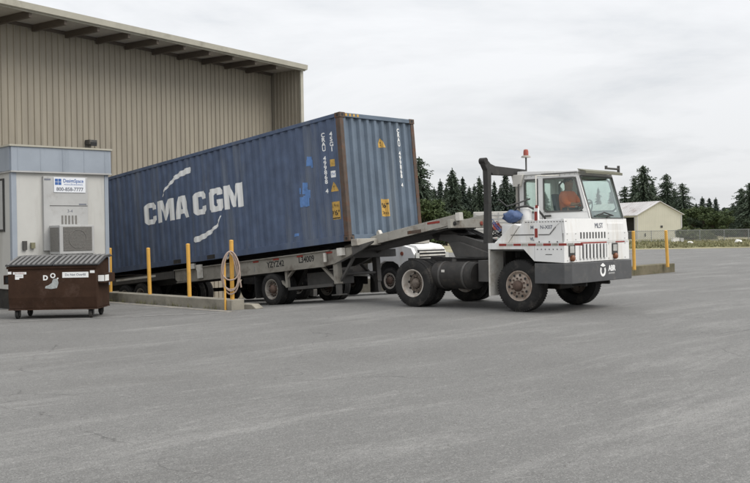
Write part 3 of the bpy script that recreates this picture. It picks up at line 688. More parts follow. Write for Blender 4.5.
for q in (0.62, 1.50, 1.72): 
    b = B(); lathe(b, [(0.045, 2.545), (0.045, 2.56), (0.03, 2.565), (0.001, 2.565)], 12, 'x', (0, q, 0.11)); build('marker_light', b, REDLENS if q != 0.62 else DARK, gn, 40)
sx(gn, 'reflective_tape', REDP, 1.75, 2.1, 0.664, 0.6695, 0.17, 0.215)
sx(gn, 'rust_patch', RUSTPAINT, 1.15, 1.55, 0.664, 0.6695, 0.02, 0.09)
b = B(); tube(b, [(1.55, 1.19, -0.10), (1.55, 1.19, 0.03)], 0.045, 12); build('king_pin', b, DARK, gn, 40)
for q in (0.86, CWD-0.15):
    b = B(); prism(b, [(0.03, 0.03), (0.17, 0.03), (0.15, 0.15), (0.11, 0.22), (0.05, 0.18)], 'y', q-0.05, q+0.05); build('twist_lock', b, WHITED if q < 1 else CHASSIS, ch, bevel=0.006)
for q in (0.0,):           # gusset; its shade is put into a darker grey than the beam
    b = B(); prism(b, [(-0.045, -0.142), (0.62, -0.06), (0.60, -0.10), (0.25, -0.23), (-0.40, -0.43), (-0.62, -0.455), (-0.045, -0.31)], 'y', q+0.105, q+0.16); build('gusset_plate', b, DKGREY, ch)
# landing gear, dangling clear of the ground
for q, dx in ((0.14, 0.0), (1.72, -0.33)):
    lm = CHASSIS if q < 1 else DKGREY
    b = B(); box(b, dx-0.76, dx-0.61, q, q+0.14, -0.92, -0.22); lg = build('landing_leg', b, lm, ch, bevel=0.01)
    sx(lg, 'inner_leg', DKGREY, dx-0.735, dx-0.635, q+0.02, q+0.12, -1.15, -0.921); sx(lg, 'foot_pad', DKGREY, dx-0.82, dx-0.55, q-0.05, q+0.19, -1.18, -1.151)
    b = B(); bar(b, (dx-1.22, q+0.07, -0.46), (dx-0.72, q+0.07, -0.88), 0.06, 0.06); build('leg_brace', b, lm, lg)
    if q < 1:
        b = B(); bar(b, (-0.15, q+0.10, -0.36), (-0.62, q+0.10, -0.86), 0.06, 0.05); build('leg_brace', b, DKGREY, lg)
b = B(); tube(b, [(-0.69, 0.29, -0.70), (-1.0, 1.71, -0.70)], 0.035, 8); build('leg_cross_tube', b, DKGREY, ch, 40)
# support frame near the first axle
b = B(); box(b, -2.46, -2.38, 0.11, 0.19, -0.90, -0.50); bar(b, (-3.0, 0.15, -0.50), (-2.42, 0.15, -0.88), 0.07, 0.05); bar(b, (-2.15, 0.15, -0.5), (-2.42, 0.15, -0.68), 0.06, 0.05); build('hanger_bracket', b, CHASSIS, ch)
sx(ch, 'side_guard_bar', DKGREY, -2.4, -0.8, 0.13, 0.18, -0.97, -0.90)
sx(ch, 'tool_box', DKGREY, -2.05, -0.95, 0.45, 0.95, -0.92, -0.60, bevel=0.01)
sx(ch, 'valve_box', WHITED, -0.93, -0.86, 0.02, 0.06, -0.40, -0.20); sx(ch, 'bolster_stub', WHITED, -0.42, -0.26, -0.02, 0.09, -0.30, -0.13)
for x in (-6.35, -6.05):
    sx(ch, 'lamp_bracket', WHITED, x, x+0.2, 0.02, 0.09, -0.17-0.05*(x > -6.2), -0.03-0.05*(x > -6.2)); 
sx(ch, 'lamp_bracket', WHITED, -6.02, -5.85, 0.02, 0.09, -0.44, -0.22)
# lettering on the beam
text(ch, 'beam_lettering', 'YZYZ42', 0.20, BLACKP, (-2.78, 0.0985, -0.315), (1,0,0), (0,0,1), bold=0.004, sxy=(0.95, 1))
text(ch, 'beam_lettering', 'L34009', 0.20, BLACKP, (-1.62, 0.0985, -0.29), (1,0,0), (0,0,1), bold=0.004, sxy=(0.95, 1))
for a in (-3.65, -2.85, -1.95, -0.92): sx(ch, 'red_marker', REDP, a, a+0.22, 0.090, 0.0985, -0.215, -0.175)
text(ch, 'beam_lettering', 'J', 0.14, SIGNG, (-3.62, 0.0985, -0.36), (1,0,0), (0,0,1))
# axles: one near the front, two at the back
for ax in (-2.97, -8.3, -9.05+0.0, -9.95):
    zz = -0.91 if ax > -5 else (-0.78)
    if ax == -8.3: continue
    b = B(); tube(b, [(ax, 0.5, zz), (ax, CWD-0.5, zz)], 0.065, 10); axo = build('axle', b, DARK, ch, 40)
    b = B(); prism(b, [(ax-0.45, -0.5), (ax+0.45, -0.5), (ax+0.12, zz), (ax-0.12, zz)], 'y', 0.78, 0.9); prism(b, [(ax-0.45, -0.5), (ax+0.45, -0.5), (ax+0.12, zz), (ax-0.12, zz)], 'y', 1.5, 1.62); build('spring_hanger', b, DARK, ch)
    put_wheel(ch, WT, ax, 0.06, zz, roll=ax); put_wheel(ch, WT, ax, 0.585, zz, flip=True, roll=0.2)
    put_wheel(ch, WT, ax, CWD-0.06, zz, flip=True, roll=1); put_wheel(ch, WT, ax, CWD-0.585, zz, roll=0.5)
b = B(); box(b, -3.62, -3.60, 0.08, 0.62, -1.1, -0.55); build('mud_flap', b, RUBBER, ch)

# ------------------------------------------------------------------ yard tractor
TP, TY = (0.76, 19.9, 0), 42.0
tk = thing('yard_tractor', 'white yard tractor with dark bumper pulling the blue container across the lot', 'yard tractor', TP, (0, 0, R(-TY)))
WB = 2.63
tr_w = 2.44
# frame
b = B()
for q in (0.78, 1.58): box(b, -0.75, 3.0, q, q+0.09, 0.74, 1.0)
for q in (-0.7, 0.5, 1.4, 2.3): box(b, q, q+0.1, 0.87, 1.58, 0.78, 0.95)
build('frame_rail', b, DARK, tk, bevel=0.006)
for q in (0.0, 0.32): put_wheel(tk, WR, 0, q, 0.5, roll=0.4) if q == 0 else put_wheel(tk, WR, 0, q+0.27, 0.5, flip=True, roll=0.9)
put_wheel(tk, WR, 0, tr_w, 0.5, flip=True); put_wheel(tk, WR, 0, tr_w-0.59, 0.5)
put_wheel(tk, WF, WB, 0.04, 0.505, roll=0.2); put_wheel(tk, WF, WB, tr_w-0.04, 0.505, flip=True, roll=0.7)
b = B(); tube(b, [(0, 0.55, 0.5), (0, tr_w-0.55, 0.5)], [0.09, 0.09], 12); lathe(b, [(0.02, 0.95), (0.18, 1.0), (0.24, 1.22), (0.18, 1.45), (0.02, 1.5)], 18, 'y', (0, 0, 0.5)); build('rear_axle', b, DARK, tk, 40)
b = B(); box(b, WB-0.06, WB+0.06, 0.3, tr_w-0.3, 0.42, 0.54); build('front_axle', b, DARK, tk, bevel=0.01)
b = B()
for q in (0.66, 1.62): box(b, WB-0.55, WB+0.55, q, q+0.08, 0.56, 0.64)
box(b, 1.9, 3.0, 0.95, 1.5, 0.40, 0.95); build('engine_sump', b, DARK, tk, bevel=0.03)
# fuel tank
b = B(); lathe(b, [(0.02, 0.40), (0.25, 0.41), (0.28, 0.44), (0.28, 1.42), (0.25, 1.45), (0.02, 1.46)], 28, 'x', (0, 0.36, 0.67)); ft = build('fuel_tank', b, DARK, tk, 40)
for q in (0.62, 1.22):
    b = B(); lathe(b, [(0.282, q), (0.288, q), (0.288, q+0.05), (0.282, q+0.05)], 28, 'x', (0, 0.36, 0.67), closed=True); build('tank_strap', b, DKGREY, ft, 40)
b = B(); lathe(b, [(0.05, 0.94), (0.05, 1.0), (0.01, 1.0)], 12, 'z', (0.85, 0.36, 0)); build('filler_cap', b, DKGREY, ft, 40)
sx(ft, 'tank_label', WHITED, 0.72, 0.80, 0.085, 0.092, 0.74, 0.79)
b = B(); lathe(b, [(0.02, 1.5), (0.17, 1.5), (0.19, 1.52), (0.19, 1.80), (0.02, 1.82)], 20, 'x', (0, 0.62, 0.74)); build('air_tank', b, DARK, tk, 40)
sx(tk, 'battery_box', DKGREY, 1.50, 1.95, 0.30, 0.75, 0.55, 0.98, bevel=0.01)
sx(tk, 'far_fuel_tank', DARK, 0.62, 1.7, tr_w-0.6, tr_w-0.08, 0.36, 0.92, bevel=0.06)
# fifth wheel boom
b = B()
for q in (0.80, 1.52): prism(b, [(2.1, 1.02), (2.1, 1.14), (0.55, 1.52), (0.15, 1.52), (0.1, 1.40), (0.5, 1.32), (1.3, 1.03)], 'y', q, q+0.12)
build('lift_boom', b, DKGREY, tk, bevel=0.008)
b = B(); prism(b, [(2.0, 1.05), (2.0, 1.09), (0.55, 1.44), (0.55, 1.40)], 'y', 0.925, 1.515); build('boom_plate', b, DKGREY, tk)
b = B(); prism(b, [(0.62, 1.03), (1.70, 1.03), (1.45, 1.13), (0.70, 1.36), (0.45, 1.33)], 'y', 0.70, 0.79); build('boom_side_plate', b, DKGREY, tk, bevel=0.008)
b = B(); prism(b, [(0.72, 1.50), (0.45, 1.60), (-0.25, 1.62), (-0.62, 1.52), (-0.62, 1.48), (-0.25, 1.54), (0.45, 1.53)], 'y', 0.78, 1.68); fw = build('fifth_wheel', b, DARK, tk, bevel=0.01)
b = B()
for q in (0.84, 1.52): prism(b, [(-0.15, 1.53), (0.45, 1.53), (0.32, 1.38), (0.0, 1.38)], 'y', q, q+0.08)
build('fifth_wheel_bracket', b, DARK, fw)
b = B()
for q in (0.98, 1.46): tube(b, [(1.0, q, 0.9), (0.35, q, 1.40)], [0.055, 0.04], 10)
build('lift_cylinder', b, DARK, tk, 40)
b = B()
for y_, h_ in ((0.92, 0), (1.02, 0.03), (1.12, -0.02)):
    tube(b, [(2.0, y_, 1.75+h_), (1.6, y_-0.05, 1.5+h_), (1.2, y_, 1.44), (0.95, y_+0.1, 1.52), (0.75, y_, 1.62)], 0.016, 6)
build('air_hose', b, BLACKP, tk, 60)
sx(tk, 'deck_plate', DKGREY, 0.52, 1.95, 0.72, 1.72, 1.003, 1.02)
# bumper
b = B(); prism(b, [(3.06, -0.06), (3.06, 0.3), (3.4, 0.35), (3.4, tr_w-0.35), (3.06, tr_w-0.3), (3.06, tr_w+0.06), (3.62, tr_w+0.06), (3.80, tr_w-0.05), (3.80, 0.05), (3.70, -0.06)], 'z', 0.565, 0.945)
bu = build('front_bumper', b, BUMPER, tk, bevel=0.012)
b = B()
ring = []
def arc(cx, cz, r0, r1, a0, a1, n=14):
    pts = [(cx+r1*math.cos(R(a0+(a1-a0)*i/n)), cz+r1*math.sin(R(a0+(a1-a0)*i/n))) for i in range(n+1)]
    return pts+[(cx+r0*math.cos(R(a0+(a1-a0)*i/n)), cz+r0*math.sin(R(a0+(a1-a0)*i/n))) for i in range(n, -1, -1)]
LO, LX, LY = (3.802, 0, 0), (0, 1, 0), (0, 0, 1)
slab(bu, 'bumper_emblem', arc(1.20, 0.765, 0.062, 0.112, 140, 395), LETTER, LO, LX, LY)
slab(bu, 'bumper_emblem', [(1.10, 0.865), (1.20, 0.915), (1.30, 0.86), (1.21, 0.84)], LETTER, LO, LX, LY, 0.004)
text(bu, 'bumper_lettering', 'ABR', 0.15, LETTER, (3.802, 1.56, 0.80), LX, LY, bold=0.006); text(bu, 'bumper_lettering', 'S E R V I C E', 0.045, LETTER, (3.802, 1.55, 0.705), LX, LY)
for q in (0.75, 1.65):
    b = B(); tube(b, [(3.4, q, 0.52), (3.7, q, 0.52)], 0.035, 8); build('tow_hook', b, DARK, tk, 40)
# lower body (side skirts, front cowl)
FX = 3.70
b = B()
prism(b, [(2.0, 1.21), (2.82, 1.21), (3.05, 0.985), (FX, 0.955), (FX, 1.33), (2.0, 1.33)], 'y', -0.05, -0.02)
prism(b, [(2.0, 1.21), (2.82, 1.21), (3.05, 0.985), (FX, 0.955), (FX, 1.33), (2.0, 1.33)], 'y', tr_w+0.02, tr_w+0.05)
box(b, 2.0, FX, -0.0195, tr_w+0.0195, 1.29, 1.325); build('skirt_panel', b, WHITE, tk, bevel=0.005)
b = B(); box(b, 2.0, 2.03, -0.045, 0.42, 0.30, 1.208); build('fender_flap', b, WHITED, tk)
b = B(); box(b, 2.032, 2.82, 0.0, 0.45, 1.18, 1.206); build('fender_liner', b, DKGREY, tk)
b = B(); box(b, 2.00, 2.06, 0.46, tr_w-0.06, 0.75, 1.286); build('rear_bulkhead', b, DARK, tk)
b = B(); box(b, FX-0.05, FX-0.002, 0.02, tr_w-0.02, 0.955, 1.50); prism(b, [(FX-0.06, 1.50), (FX-0.001, 1.50), (FX-0.03, 1.775), (FX-0.09, 1.775)], 'y', 0.0, tr_w)
box(b, FX-0.001-0.03, FX, -0.02, tr_w+0.02, 0.955, 1.499); fc = build('front_cowl', b, WHITE, tk, bevel=0.004)
gr = sx(fc, 'grille', BLACKP, FX+0.001, FX+0.006, 0.52, 1.55, 1.02, 1.285)
for i in range(8): sx(gr, 'grille_bar', WHITE, FX+0.002, FX+0.028, 0.50+i*0.1325, 0.56+i*0.1325, 1.01, 1.295, bevel=0.004)
for i in range(9): sx(fc, 'vent_slot', FRAMEB, FX-0.014, FX+0.004, 0.54+i*0.115, 0.585+i*0.115, 1.395, 1.515)
text(fc, 'cowl_lettering', 'MLST', 0.14, SIGNG, (FX-0.010, 1.28, 1.635), (0,1,0), (-0.11,0,0.994))
sx(fc, 'reflective_tape', REDP, FX+0.001, FX+0.005, 0.55, 1.55, 1.30, 1.325); sx(fc, 'reflective_tape', REDP, FX+0.001, FX+0.005, 1.92, 2.3, 1.30, 1.325)
sx(fc, 'cowl_panel', WHITE, FX-0.022, FX-0.006, 1.62, 2.28, 1.40, 1.68, bevel=0.004)
for q in (0.20, 1.86):
    hl = sx(fc, 'headlight_housing', FRAMEB, FX+0.001, FX+0.02, q-0.10, q+0.12, 1.07, 1.29, bevel=0.006)
    sx(hl, 'headlight', CHROME, FX+0.021, FX+0.035, q-0.09, q+0.06, 1.13, 1.26, bevel=0.008)
    b = B(); lathe(b, [(0.06, FX+0.0), (0.06, FX+0.05), (0.045, FX+0.065), (0.002, FX+0.07)], 16, 'x', (0, q-0.0, 1.035)); build('turn_signal', b, mat('brown_amber_lens', (0.20, 0.075, 0.035), 0.35), fc, 40)
# reflective tape on the side rail: red and silver pieces
for i in range(6):
    sx(tk, 'reflective_tape', REDP, 2.26+i*0.36*0.92, 2.26+i*0.36*0.92+0.17, -0.056, -0.0505, 1.275, 1.318)
    if i < 5: sx(tk, 'silver_tape', ALU, 2.445+i*0.36*0.92, 2.445+i*0.36*0.92+0.13, -0.056, -0.0505, 1.275, 1.318)
for x in (3.16, 3.38, 3.55): sx(tk, 'stake_hook', FRAMEB, x, x+0.02, -0.06, -0.0505, 1.335, 1.36)
# hood beside the cab
b = B(); prism(b, [(2.44, 1.331), (FX-0.06, 1.331), (FX-0.09, 1.77), (2.80, 1.77), (2.72, 1.66)], 'y', 0.0, 0.985); hd = build('engine_hood', b, WHITE, tk, bevel=0.012)
b = B(); prism(b, [(2.60, 1.49), (3.36, 1.49), (3.46, 1.60), (3.58, 1.70), (2.86, 1.70), (2.72, 1.62)], 'y', -0.012, -0.001); hp = build('hood_door', b, WHITE, hd, bevel=0.003)
b = B(); box(b, 2.50, 3.36, -0.006, -0.001, 1.475, 1.487); bar(b, (3.37, -0.004, 1.482), (3.50, -0.004, 1.62), 0.012, 0.006); build('door_gap', b, FRAMEB, hd)
for i in range(15): sx(hd, 'hinge_rivet', FRAMEB, 2.84+i*0.062, 2.87+i*0.062, -0.018, -0.013, 1.715, 1.728)
text(hd, 'hood_lettering', 'N-X07', 0.095, SIGNG, (3.30, -0.0125, 1.62), (1,0,0), (0,0,1), bold=0.002); text(hd, 'hood_lettering', 'M', 0.095, SIGNG, (2.99, -0.0125, 1.62), (1,0,0), (0,0,1), bold=0.002)
text(hd, 'hood_lettering', 'VL', 0.08, SIGNG, (2.98, -0.003, 1.40), (1,0,0), (0,0,1), bold=0.003)
b = B(); prism(b, [(2.10, 1.331), (2.42, 1.331), (2.68, 1.66), (2.55, 1.70)], 'y', 0.02, 0.60); build('step_cover', b, WHITE, tk, bevel=0.01)
# cab shell with real window openings
cab = bpy.data.objects.new('cab', None)
CX0, CX1, CY0, CY1, CZ0, CZ1 = 2.06, 3.66, 1.0, 2.38, 1.331, 2.70
FT = 3.40                                              # front of roof, windshield rakes from 3.66 to 3.40
b = B()
def P3(y, pts, t): prism(b, pts, 'y', y, y+t)
for y, t in ((CY0, 0.04), (CY1-0.04, 0.04)):
    P3(y, [(CX0, CZ0), (FX-0.06, CZ0), (3.66, 1.775), (3.63, 1.92), (CX0, 1.92)], t)      # below the windows
    P3(y, [(CX0, 2.60), (3.41, 2.60), (FT, 2.68), (CX0, 2.68)], t)                        # above
    P3(y, [(CX0, 1.9201), (2.17, 1.9201), (2.17, 2.5999), (CX0, 2.5999)], t)
    P3(y, [(2.50, 1.9201), (2.62, 1.9201), (2.62, 2.5999), (2.50, 2.5999)], t)
    P3(y, [(3.51, 1.9201), (3.63, 1.9201), (3.41, 2.5999), (3.36, 2.5999)], t)
box(b, CX0-0.0, CX0+0.04, CY0+0.041, CY1-0.041, CZ0, 1.95); box(b, CX0, CX0+0.04, CY0+0.041, CY0+0.2, 1.951, 2.679); box(b, CX0, CX0+0.04, CY1-0.2, CY1-0.041, 1.951, 2.679); box(b, CX0, CX0+0.04, CY0+0.201, CY1-0.201, 2.56, 2.679)
box(b, 3.61, 3.655, CY0+0.041, CY1-0.041, 1.50, 1.775)
def WS(y, z, off=0.0):                                 # point on the raked front plane
    t = (z-1.775)/(2.68-1.775); return (3.66+(FT-3.66)*t+off, y, z)
def ws_bar(y0, z0, y1, z1, y2, z2, y3, z3, th=0.03):
    A = [b.verts.new(WS(*p)) for p in ((y0,z0),(y1,z1),(y2,z2),(y3,z3))]; Bk = [b.verts.new(WS(*p, off=-th)) for p in ((y0,z0),(y1,z1),(y2,z2),(y3,z3))]
    b.faces.new(A); b.faces.new(Bk[::-1])
    for i in range(4): b.faces.new((A[i], Bk[i], Bk[(i+1) % 4], A[(i+1) % 4]))
ws_bar(CY0, 1.776, CY0+0.06, 1.776, CY0+0.06, 2.67, CY0, 2.67); ws_bar(CY1-0.06, 1.776, CY1, 1.776, CY1, 2.67, CY1-0.06, 2.67)
ws_bar(CY0+0.061, 2.61, CY1-0.061, 2.61, CY1-0.061, 2.67, CY0+0.061, 2.67)
cab = build('cab', b, WHITE, tk, bevel=0.006)
b = B(); prism(b, [(CX0-0.03, 2.685), (FT+0.03, 2.685), (FT+0.03, 2.72), (CX0+0.1, 2.765), (CX0-0.03, 2.765)], 'y', CY0-0.03, CY1+0.03); rfo = build('cab_roof', b, WHITE, cab, bevel=0.012)
sx(cab, 'roof_gutter', FRAMEB, 2.6, 3.4, CY0-0.036, CY0-0.031, 2.675, 2.69)
VIS = mat('olive_visor', (0.17, 0.165, 0.12), 0.6)
b = B(); prism(b, [(FT+0.0, 2.755), (FT+0.20, 2.705), (FT+0.20, 2.655), (FT+0.18, 2.655), (FT+0.17, 2.69), (FT+0.032, 2.722)], 'y', CY0-0.02, CY1+0.08); vi = build('sun_visor', b, VIS, cab, bevel=0.004)
b = B(); tube(b, [(FT+0.10, CY1-0.42, 2.79), (FT+0.10, CY1+0.10, 2.79)], 0.022, 8); tube(b, [(FT+0.10, CY1+0.10, 2.72), (FT+0.10, CY1+0.10, 2.86)], 0.03, 8); tube(b, [(FT+0.1, CY1-0.42, 2.77), (FT+0.1, CY1-0.42, 2.84)], 0.03, 8)
build('roof_light_bar', b, DKGREY, vi, 40)
# glass + seals
SEAL = mat('grey_window_seal', (0.10, 0.10, 0.095), 0.6)
def pane(name, pts, y, m, seal=0.026):
    b = B(); prism(b, pts, 'y', y+0.012, y+0.018); gl = build(name, b, m, cab)
    b = B(); n = len(pts); cxx = sum(p[0] for p in pts)/n; czz = sum(p[1] for p in pts)/n
    inner = []
    for i, p in enumerate(pts):
        a = Vector(p); pr_, nx = Vector(pts[i-1]), Vector(pts[(i+1) % n])
        d = ((pr_-a).normalized()+(nx-a).normalized()); inner.append(tuple(a+d.normalized()*seal*1.3))
    for i in range(n): prism(b, [pts[i], pts[(i+1) % n], inner[(i+1) % n], inner[i]], 'y', y-0.012, y+0.011)
    build('window_seal', b, SEAL, gl); return gl
for y in (CY0, CY1-0.03):
    pane('side_window', [(2.62, 1.985), (2.685, 1.92), (3.44, 1.92), (3.52, 1.985), (3.375, 2.535), (3.30, 2.60), (2.62, 2.60)], y, GLASS)
    pane('rear_side_window', [(2.17, 1.985), (2.235, 1.92), (2.50, 1.92), (2.50, 2.60), (2.235, 2.60), (2.17, 2.535)], y, GLASS)
b = B(); box(b, CX0+0.015, CX0+0.025, CY0+0.201, CY1-0.201, 1.951, 2.559); build('rear_window', b, GLASS, cab)
b = B(); pts = [(CY0+0.05, 1.785), (CY1-0.05, 1.785), (CY1-0.05, 2.615), (CY0+0.05, 2.615)]
A = [b.verts.new(WS(*p, off=-0.008)) for p in pts]; Bk = [b.verts.new(WS(*p, off=-0.014)) for p in pts]
b.faces.new(A); b.faces.new(Bk[::-1])
for i in range(4): b.faces.new((A[i], Bk[i], Bk[(i+1) % 4], A[(i+1) % 4]))
wsd = build('windshield', b, WGLASS, cab)
b = B()
for i in range(4):
    bar(b, WS(*pts[i], off=0.006), WS(*pts[(i+1) % 4], off=0.006), 0.03, 0.02)
build('windshield_seal', b, SEAL, wsd)
b = B(); bar(b, WS(1.25, 1.84, 0.03), WS(1.9, 1.83, 0.03), 0.02, 0.018); bar(b, WS(1.6, 1.79, 0.03), WS(1.75, 1.84, 0.03), 0.02, 0.018); tube(b, [WS(1.3, 1.845, 0.035), WS(1.55, 1.895, 0.035), WS(1.85, 1.84, 0.035)], 0.014, 6)
build('wiper', b, FRAMEB, cab)
# cab interior
sx(cab, 'cab_floor', CABIN, CX0+0.05, FX-0.11, CY0+0.05, CY1-0.05, 1.335, 1.36)
b = B(); box(b, 3.25, 3.60, CY0+0.06, CY1-0.06, 1.55, 1.80); build('dashboard', b, DKGREY, cab, bevel=0.03)
b = B(); box(b, 2.62, 3.08, 1.45, 1.93, 1.62, 1.76); st = build('driver_seat', b, SEATM, cab, bevel=0.04)
b = B(); prism(b, [(2.60, 1.74), (2.72, 1.74), (2.60, 2.30), (2.50, 2.30)], 'y', 1.47, 1.91); build('seat_back', b, SEATM, st, bevel=0.03)
sx(st, 'seat_base', DKGREY, 2.68, 3.0, 1.52, 1.86, 1.361, 1.62)
b = B(); path = [Vector((3.20+0.06*math.sin(a), 1.69+0.20*math.cos(a), 1.98+0.18*math.sin(a))) for a in [2*math.pi*i/24 for i in range(24)]]
tube(b, path, 0.014, 8, closed=True); bar(b, (3.20, 1.5, 1.98), (3.20, 1.88, 1.98), 0.03, 0.012); tube(b, [(3.20, 1.69, 1.98), (3.42, 1.69, 1.72)], 0.025, 8); build('steering_wheel', b, FRAMEB, cab, 50)
for a in ((2.585, 2.593, 1.40, 2.66), ):
    sx(cab, 'door_seam', FRAMEB, a[0], a[1], CY0-0.003, CY0-0.0005, 1.78, 1.915)
sx(cab, 'door_handle', FRAMEB, 2.66, 2.80, CY0-0.03, CY0-0.004, 1.835, 1.865, bevel=0.006)
sx(cab, 'body_seam', ACGREY, CX0+0.03, FX-0.1, CY0-0.0035, CY0-0.0005, 1.905, 1.911)
for i in range(12): sx(cab, 'roof_rivet', ACGREY, 2.12+i*0.11, 2.135+i*0.11, CY0-0.006, CY0-0.0005, 2.645, 2.66)
for q in (0.05, 0.36, 1.62, 2.30):
    for z in (0.985, 1.27, 1.37, 1.48): sx(fc, 'cowl_bolt', ACGREY, FX+0.0005, FX+0.008, q, q+0.022, z, z+0.022, bevel=0.003)
sx(fc, 'cowl_seam', ACGREY, FX+0.0003, FX+0.0022, 0.0, tr_w, 1.338, 1.344)
sx(tk, 'skirt_seam', ACGREY, 3.06, 3.066, -0.0525, -0.0502, 0.99, 1.27)
for i in range(7): sx(tk, 'skirt_bolt', FRAMEB, 3.12+i*0.085, 3.137+i*0.085, -0.057, -0.0502, 1.20, 1.217)
sx(tk, 'rub_mark', DKGREY, 3.30, 3.44, -0.0525, -0.0502, 1.105, 1.118)
# coiled air lines from the bulkhead to the gooseneck
for (y_, m_c, dz_) in ((0.86, BLACKP, 0.0), (1.02, SIGNB, 0.06), (1.18, REDP, 0.02)):
    b = B(); pts = []
    for i in range(84):
        t = i/83; sag = -0.20*math.sin(math.pi*t)
        pts.append((1.98-0.62*t, y_+0.045*math.cos(i*1.25), 1.62+dz_+0.10*t+sag+0.045*math.sin(i*1.25)))
    tube(b, pts, 0.008, 5); build('coiled_air_line', b, m_c, tk, 70)
# marker pole with red and silver bands, tied to the cab pillar
b = B(); box(b, 3.04, 3.13, -0.018, 0.03, 1.335, 2.02); build('marker_post', b, WHITE, tk, bevel=0.006)
for z in (1.43, 1.75): sx(tk, 'post_tape', REDP, 3.055, 3.115, -0.0245, -0.019, z, z+0.17)
sx(tk, 'post_tape', REDP, 3.13-0.055, 3.13+0.004, -0.0245, -0.019, 1.985, 2.04)
# gantry (hose support) behind the cab
b = B(); prism(b, [(-0.02, 1.331), (0.15, 1.331), (0.125, 2.0), (0.135, 2.72), (0.20, 2.68), (1.38, 2.69), (1.42, 2.73), (1.42, 2.80), (1.38, 2.83), (0.28, 2.86), (0.12, 2.90), (-0.03, 3.0), (-0.09, 2.98), (-0.09, 2.88), (0.0, 2.76), (0.02, 2.1)], 'x', 1.86, 1.98)
GANT = mat('dark_gantry_steel', (0.035, 0.034, 0.032), 0.6, var=0.2, scale=3, dirt=(0.085, 0.08, 0.072), amt=0.35, dscale=3)
gy = build('hose_gantry', b, GANT, tk, bevel=0.015)
b = B(); lathe(b, [(0.001, 1.85), (0.065, 1.85), (0.065, 1.99), (0.001, 1.99)], 14, 'x', (0, -0.05, 2.945)); build('gantry_pivot', b, DARK, gy, 40)
# beacon on its own rod
b = B(); tube(b, [(2.12, 1.17, 2.766), (2.12, 1.17, 3.07)], 0.018, 8); bc = build('beacon_rod', b, DKGREY, cab, 40)
b = B(); lathe(b, [(0.001, 3.06), (0.10, 3.06), (0.09, 3.09), (0.07, 3.10), (0.001, 3.10)], 18, 'z', (2.12, 1.17, 0)); build('beacon_base', b, ALU, bc, 40)
b = B(); lathe(b, [(0.052, 3.10), (0.052, 3.18), (0.042, 3.22), (0.018, 3.23), (0.001, 3.23)], 18, 'z', (2.12, 1.17, 0)); build('beacon_lens', b, REDLENS, bc, 40)
b = B(); prism(b, [(1.93, 2.70), (2.20, 2.70), (2.13, 2.46), (1.98, 2.46)], 'y', 0.90, 0.965); build('work_light', b, WHITED, cab, bevel=0.008)
b = B(); tube(b, [(1.95, 1.12, 1.33), (1.95, 1.12, 2.47)], 0.05, 12); ex = build('exhaust_stack', b, ALU, tk, 40)
# grab bars, mirror
b = B(); tube(b, [(2.12, 0.965, 2.52), (2.12, 0.88, 2.50), (2.12, 0.88, 2.02), (2.30, 0.88, 1.80), (2.30, 0.965, 1.78)], 0.016, 8); build('grab_bar', b, DKGREY, cab, 60)
b = B(); tube(b, [(3.0, 0.99, 2.64), (3.0, 0.55, 2.62), (3.06, 0.04, 2.60), (3.085, 0.005, 2.02)], 0.012, 6); build('post_stay', b, WHITED, tk, 60)
# clutter behind the cab: coolant tank, filter, hoses, blue tarp
sx(tk, 'coolant_tank', WHITE, 2.08, 2.38, 0.30, 0.62, 1.335, 1.70, bevel=0.03)
b = B(); lathe(b, [(0.001, 1.70), (0.10, 1.70), (0.12, 1.73), (0.12, 1.98), (0.09, 2.02), (0.001, 2.02)], 18, 'z', (2.45, 0.62, 0)); build('air_cleaner', b, WHITE, tk, 40)
b = B(); tube(b, [(2.2, 0.5, 1.9), (2.35, 0.45, 2.02), (2.55, 0.50, 2.05), (2.7, 0.70, 1.95), (2.72, 0.9, 1.80)], 0.022, 8); tube(b, [(2.02, 0.3, 2.2), (2.15, 0.4, 2.05), (2.3, 0.6, 2.12), (2.4, 0.85, 2.2)], 0.016, 8); tube(b, [(2.02, 0.2, 1.5), (2.2, 0.15, 1.42), (2.35, 0.2, 1.55), (2.45, 0.3, 1.72)], 0.02, 8)
build('coolant_hose', b, FRAMEB, tk, 60)
b = B(); bmesh.ops.create_icosphere(b, subdivisions=3, radius=1.0)
for v in b.verts:
    d = 1+0.30*noise.noise(v.co*2.2)+0.12*noise.noise(v.co*6); v.co = Vector((2.27+v.co.x*0.20*d, 0.42+v.co.y*0.16*d, 1.85+v.co.z*0.125*d))
tag(build('tarp_bundle', b, TARP, None, 60), 'crumpled blue tarp bundle stuffed behind the tractor cab', 'tarp').matrix_world = Matrix.Translation(TP) @ Matrix.Rotation(R(-TY), 4, 'Z')

# ------------------------------------------------------------------ driver
def skin_mesh(name, pts, edges, rad, m, parent, sub=2, root=0):
    me = bpy.data.meshes.new(name); me.from_pydata([Vector(p) for p in pts], edges, []); me.materials.append(m)
    o = bpy.data.objects.new(name, me); COL.objects.link(o); o.parent = parent
    sk = o.modifiers.new('skin', 'SKIN'); sk.use_smooth_shade = True
    for i, v in enumerate(me.skin_vertices[0].data):
        r_ = rad[i]; v.radius = (r_, r_) if not isinstance(r_, tuple) else r_; v.use_root = (i == root)
    o.modifiers.new('subdivision', 'SUBSURF').levels = sub; o.modifiers['subdivision'].render_levels = sub
    return o
dv = thing('person', 'driver in an orange work shirt sitting at the wheel in the tractor cab', 'person', Matrix.Rotation(R(-TY), 4, 'Z') @ Vector((2.80, 1.66, 1.80))+Vector(TP), (0, 0, R(-TY)))
V, E_, Rd = [], [], []
def add(p, r_, par=None):
    V.append(p); Rd.append(r_); i = len(V)-1
    if par is not None: E_.append((par, i))
    return i
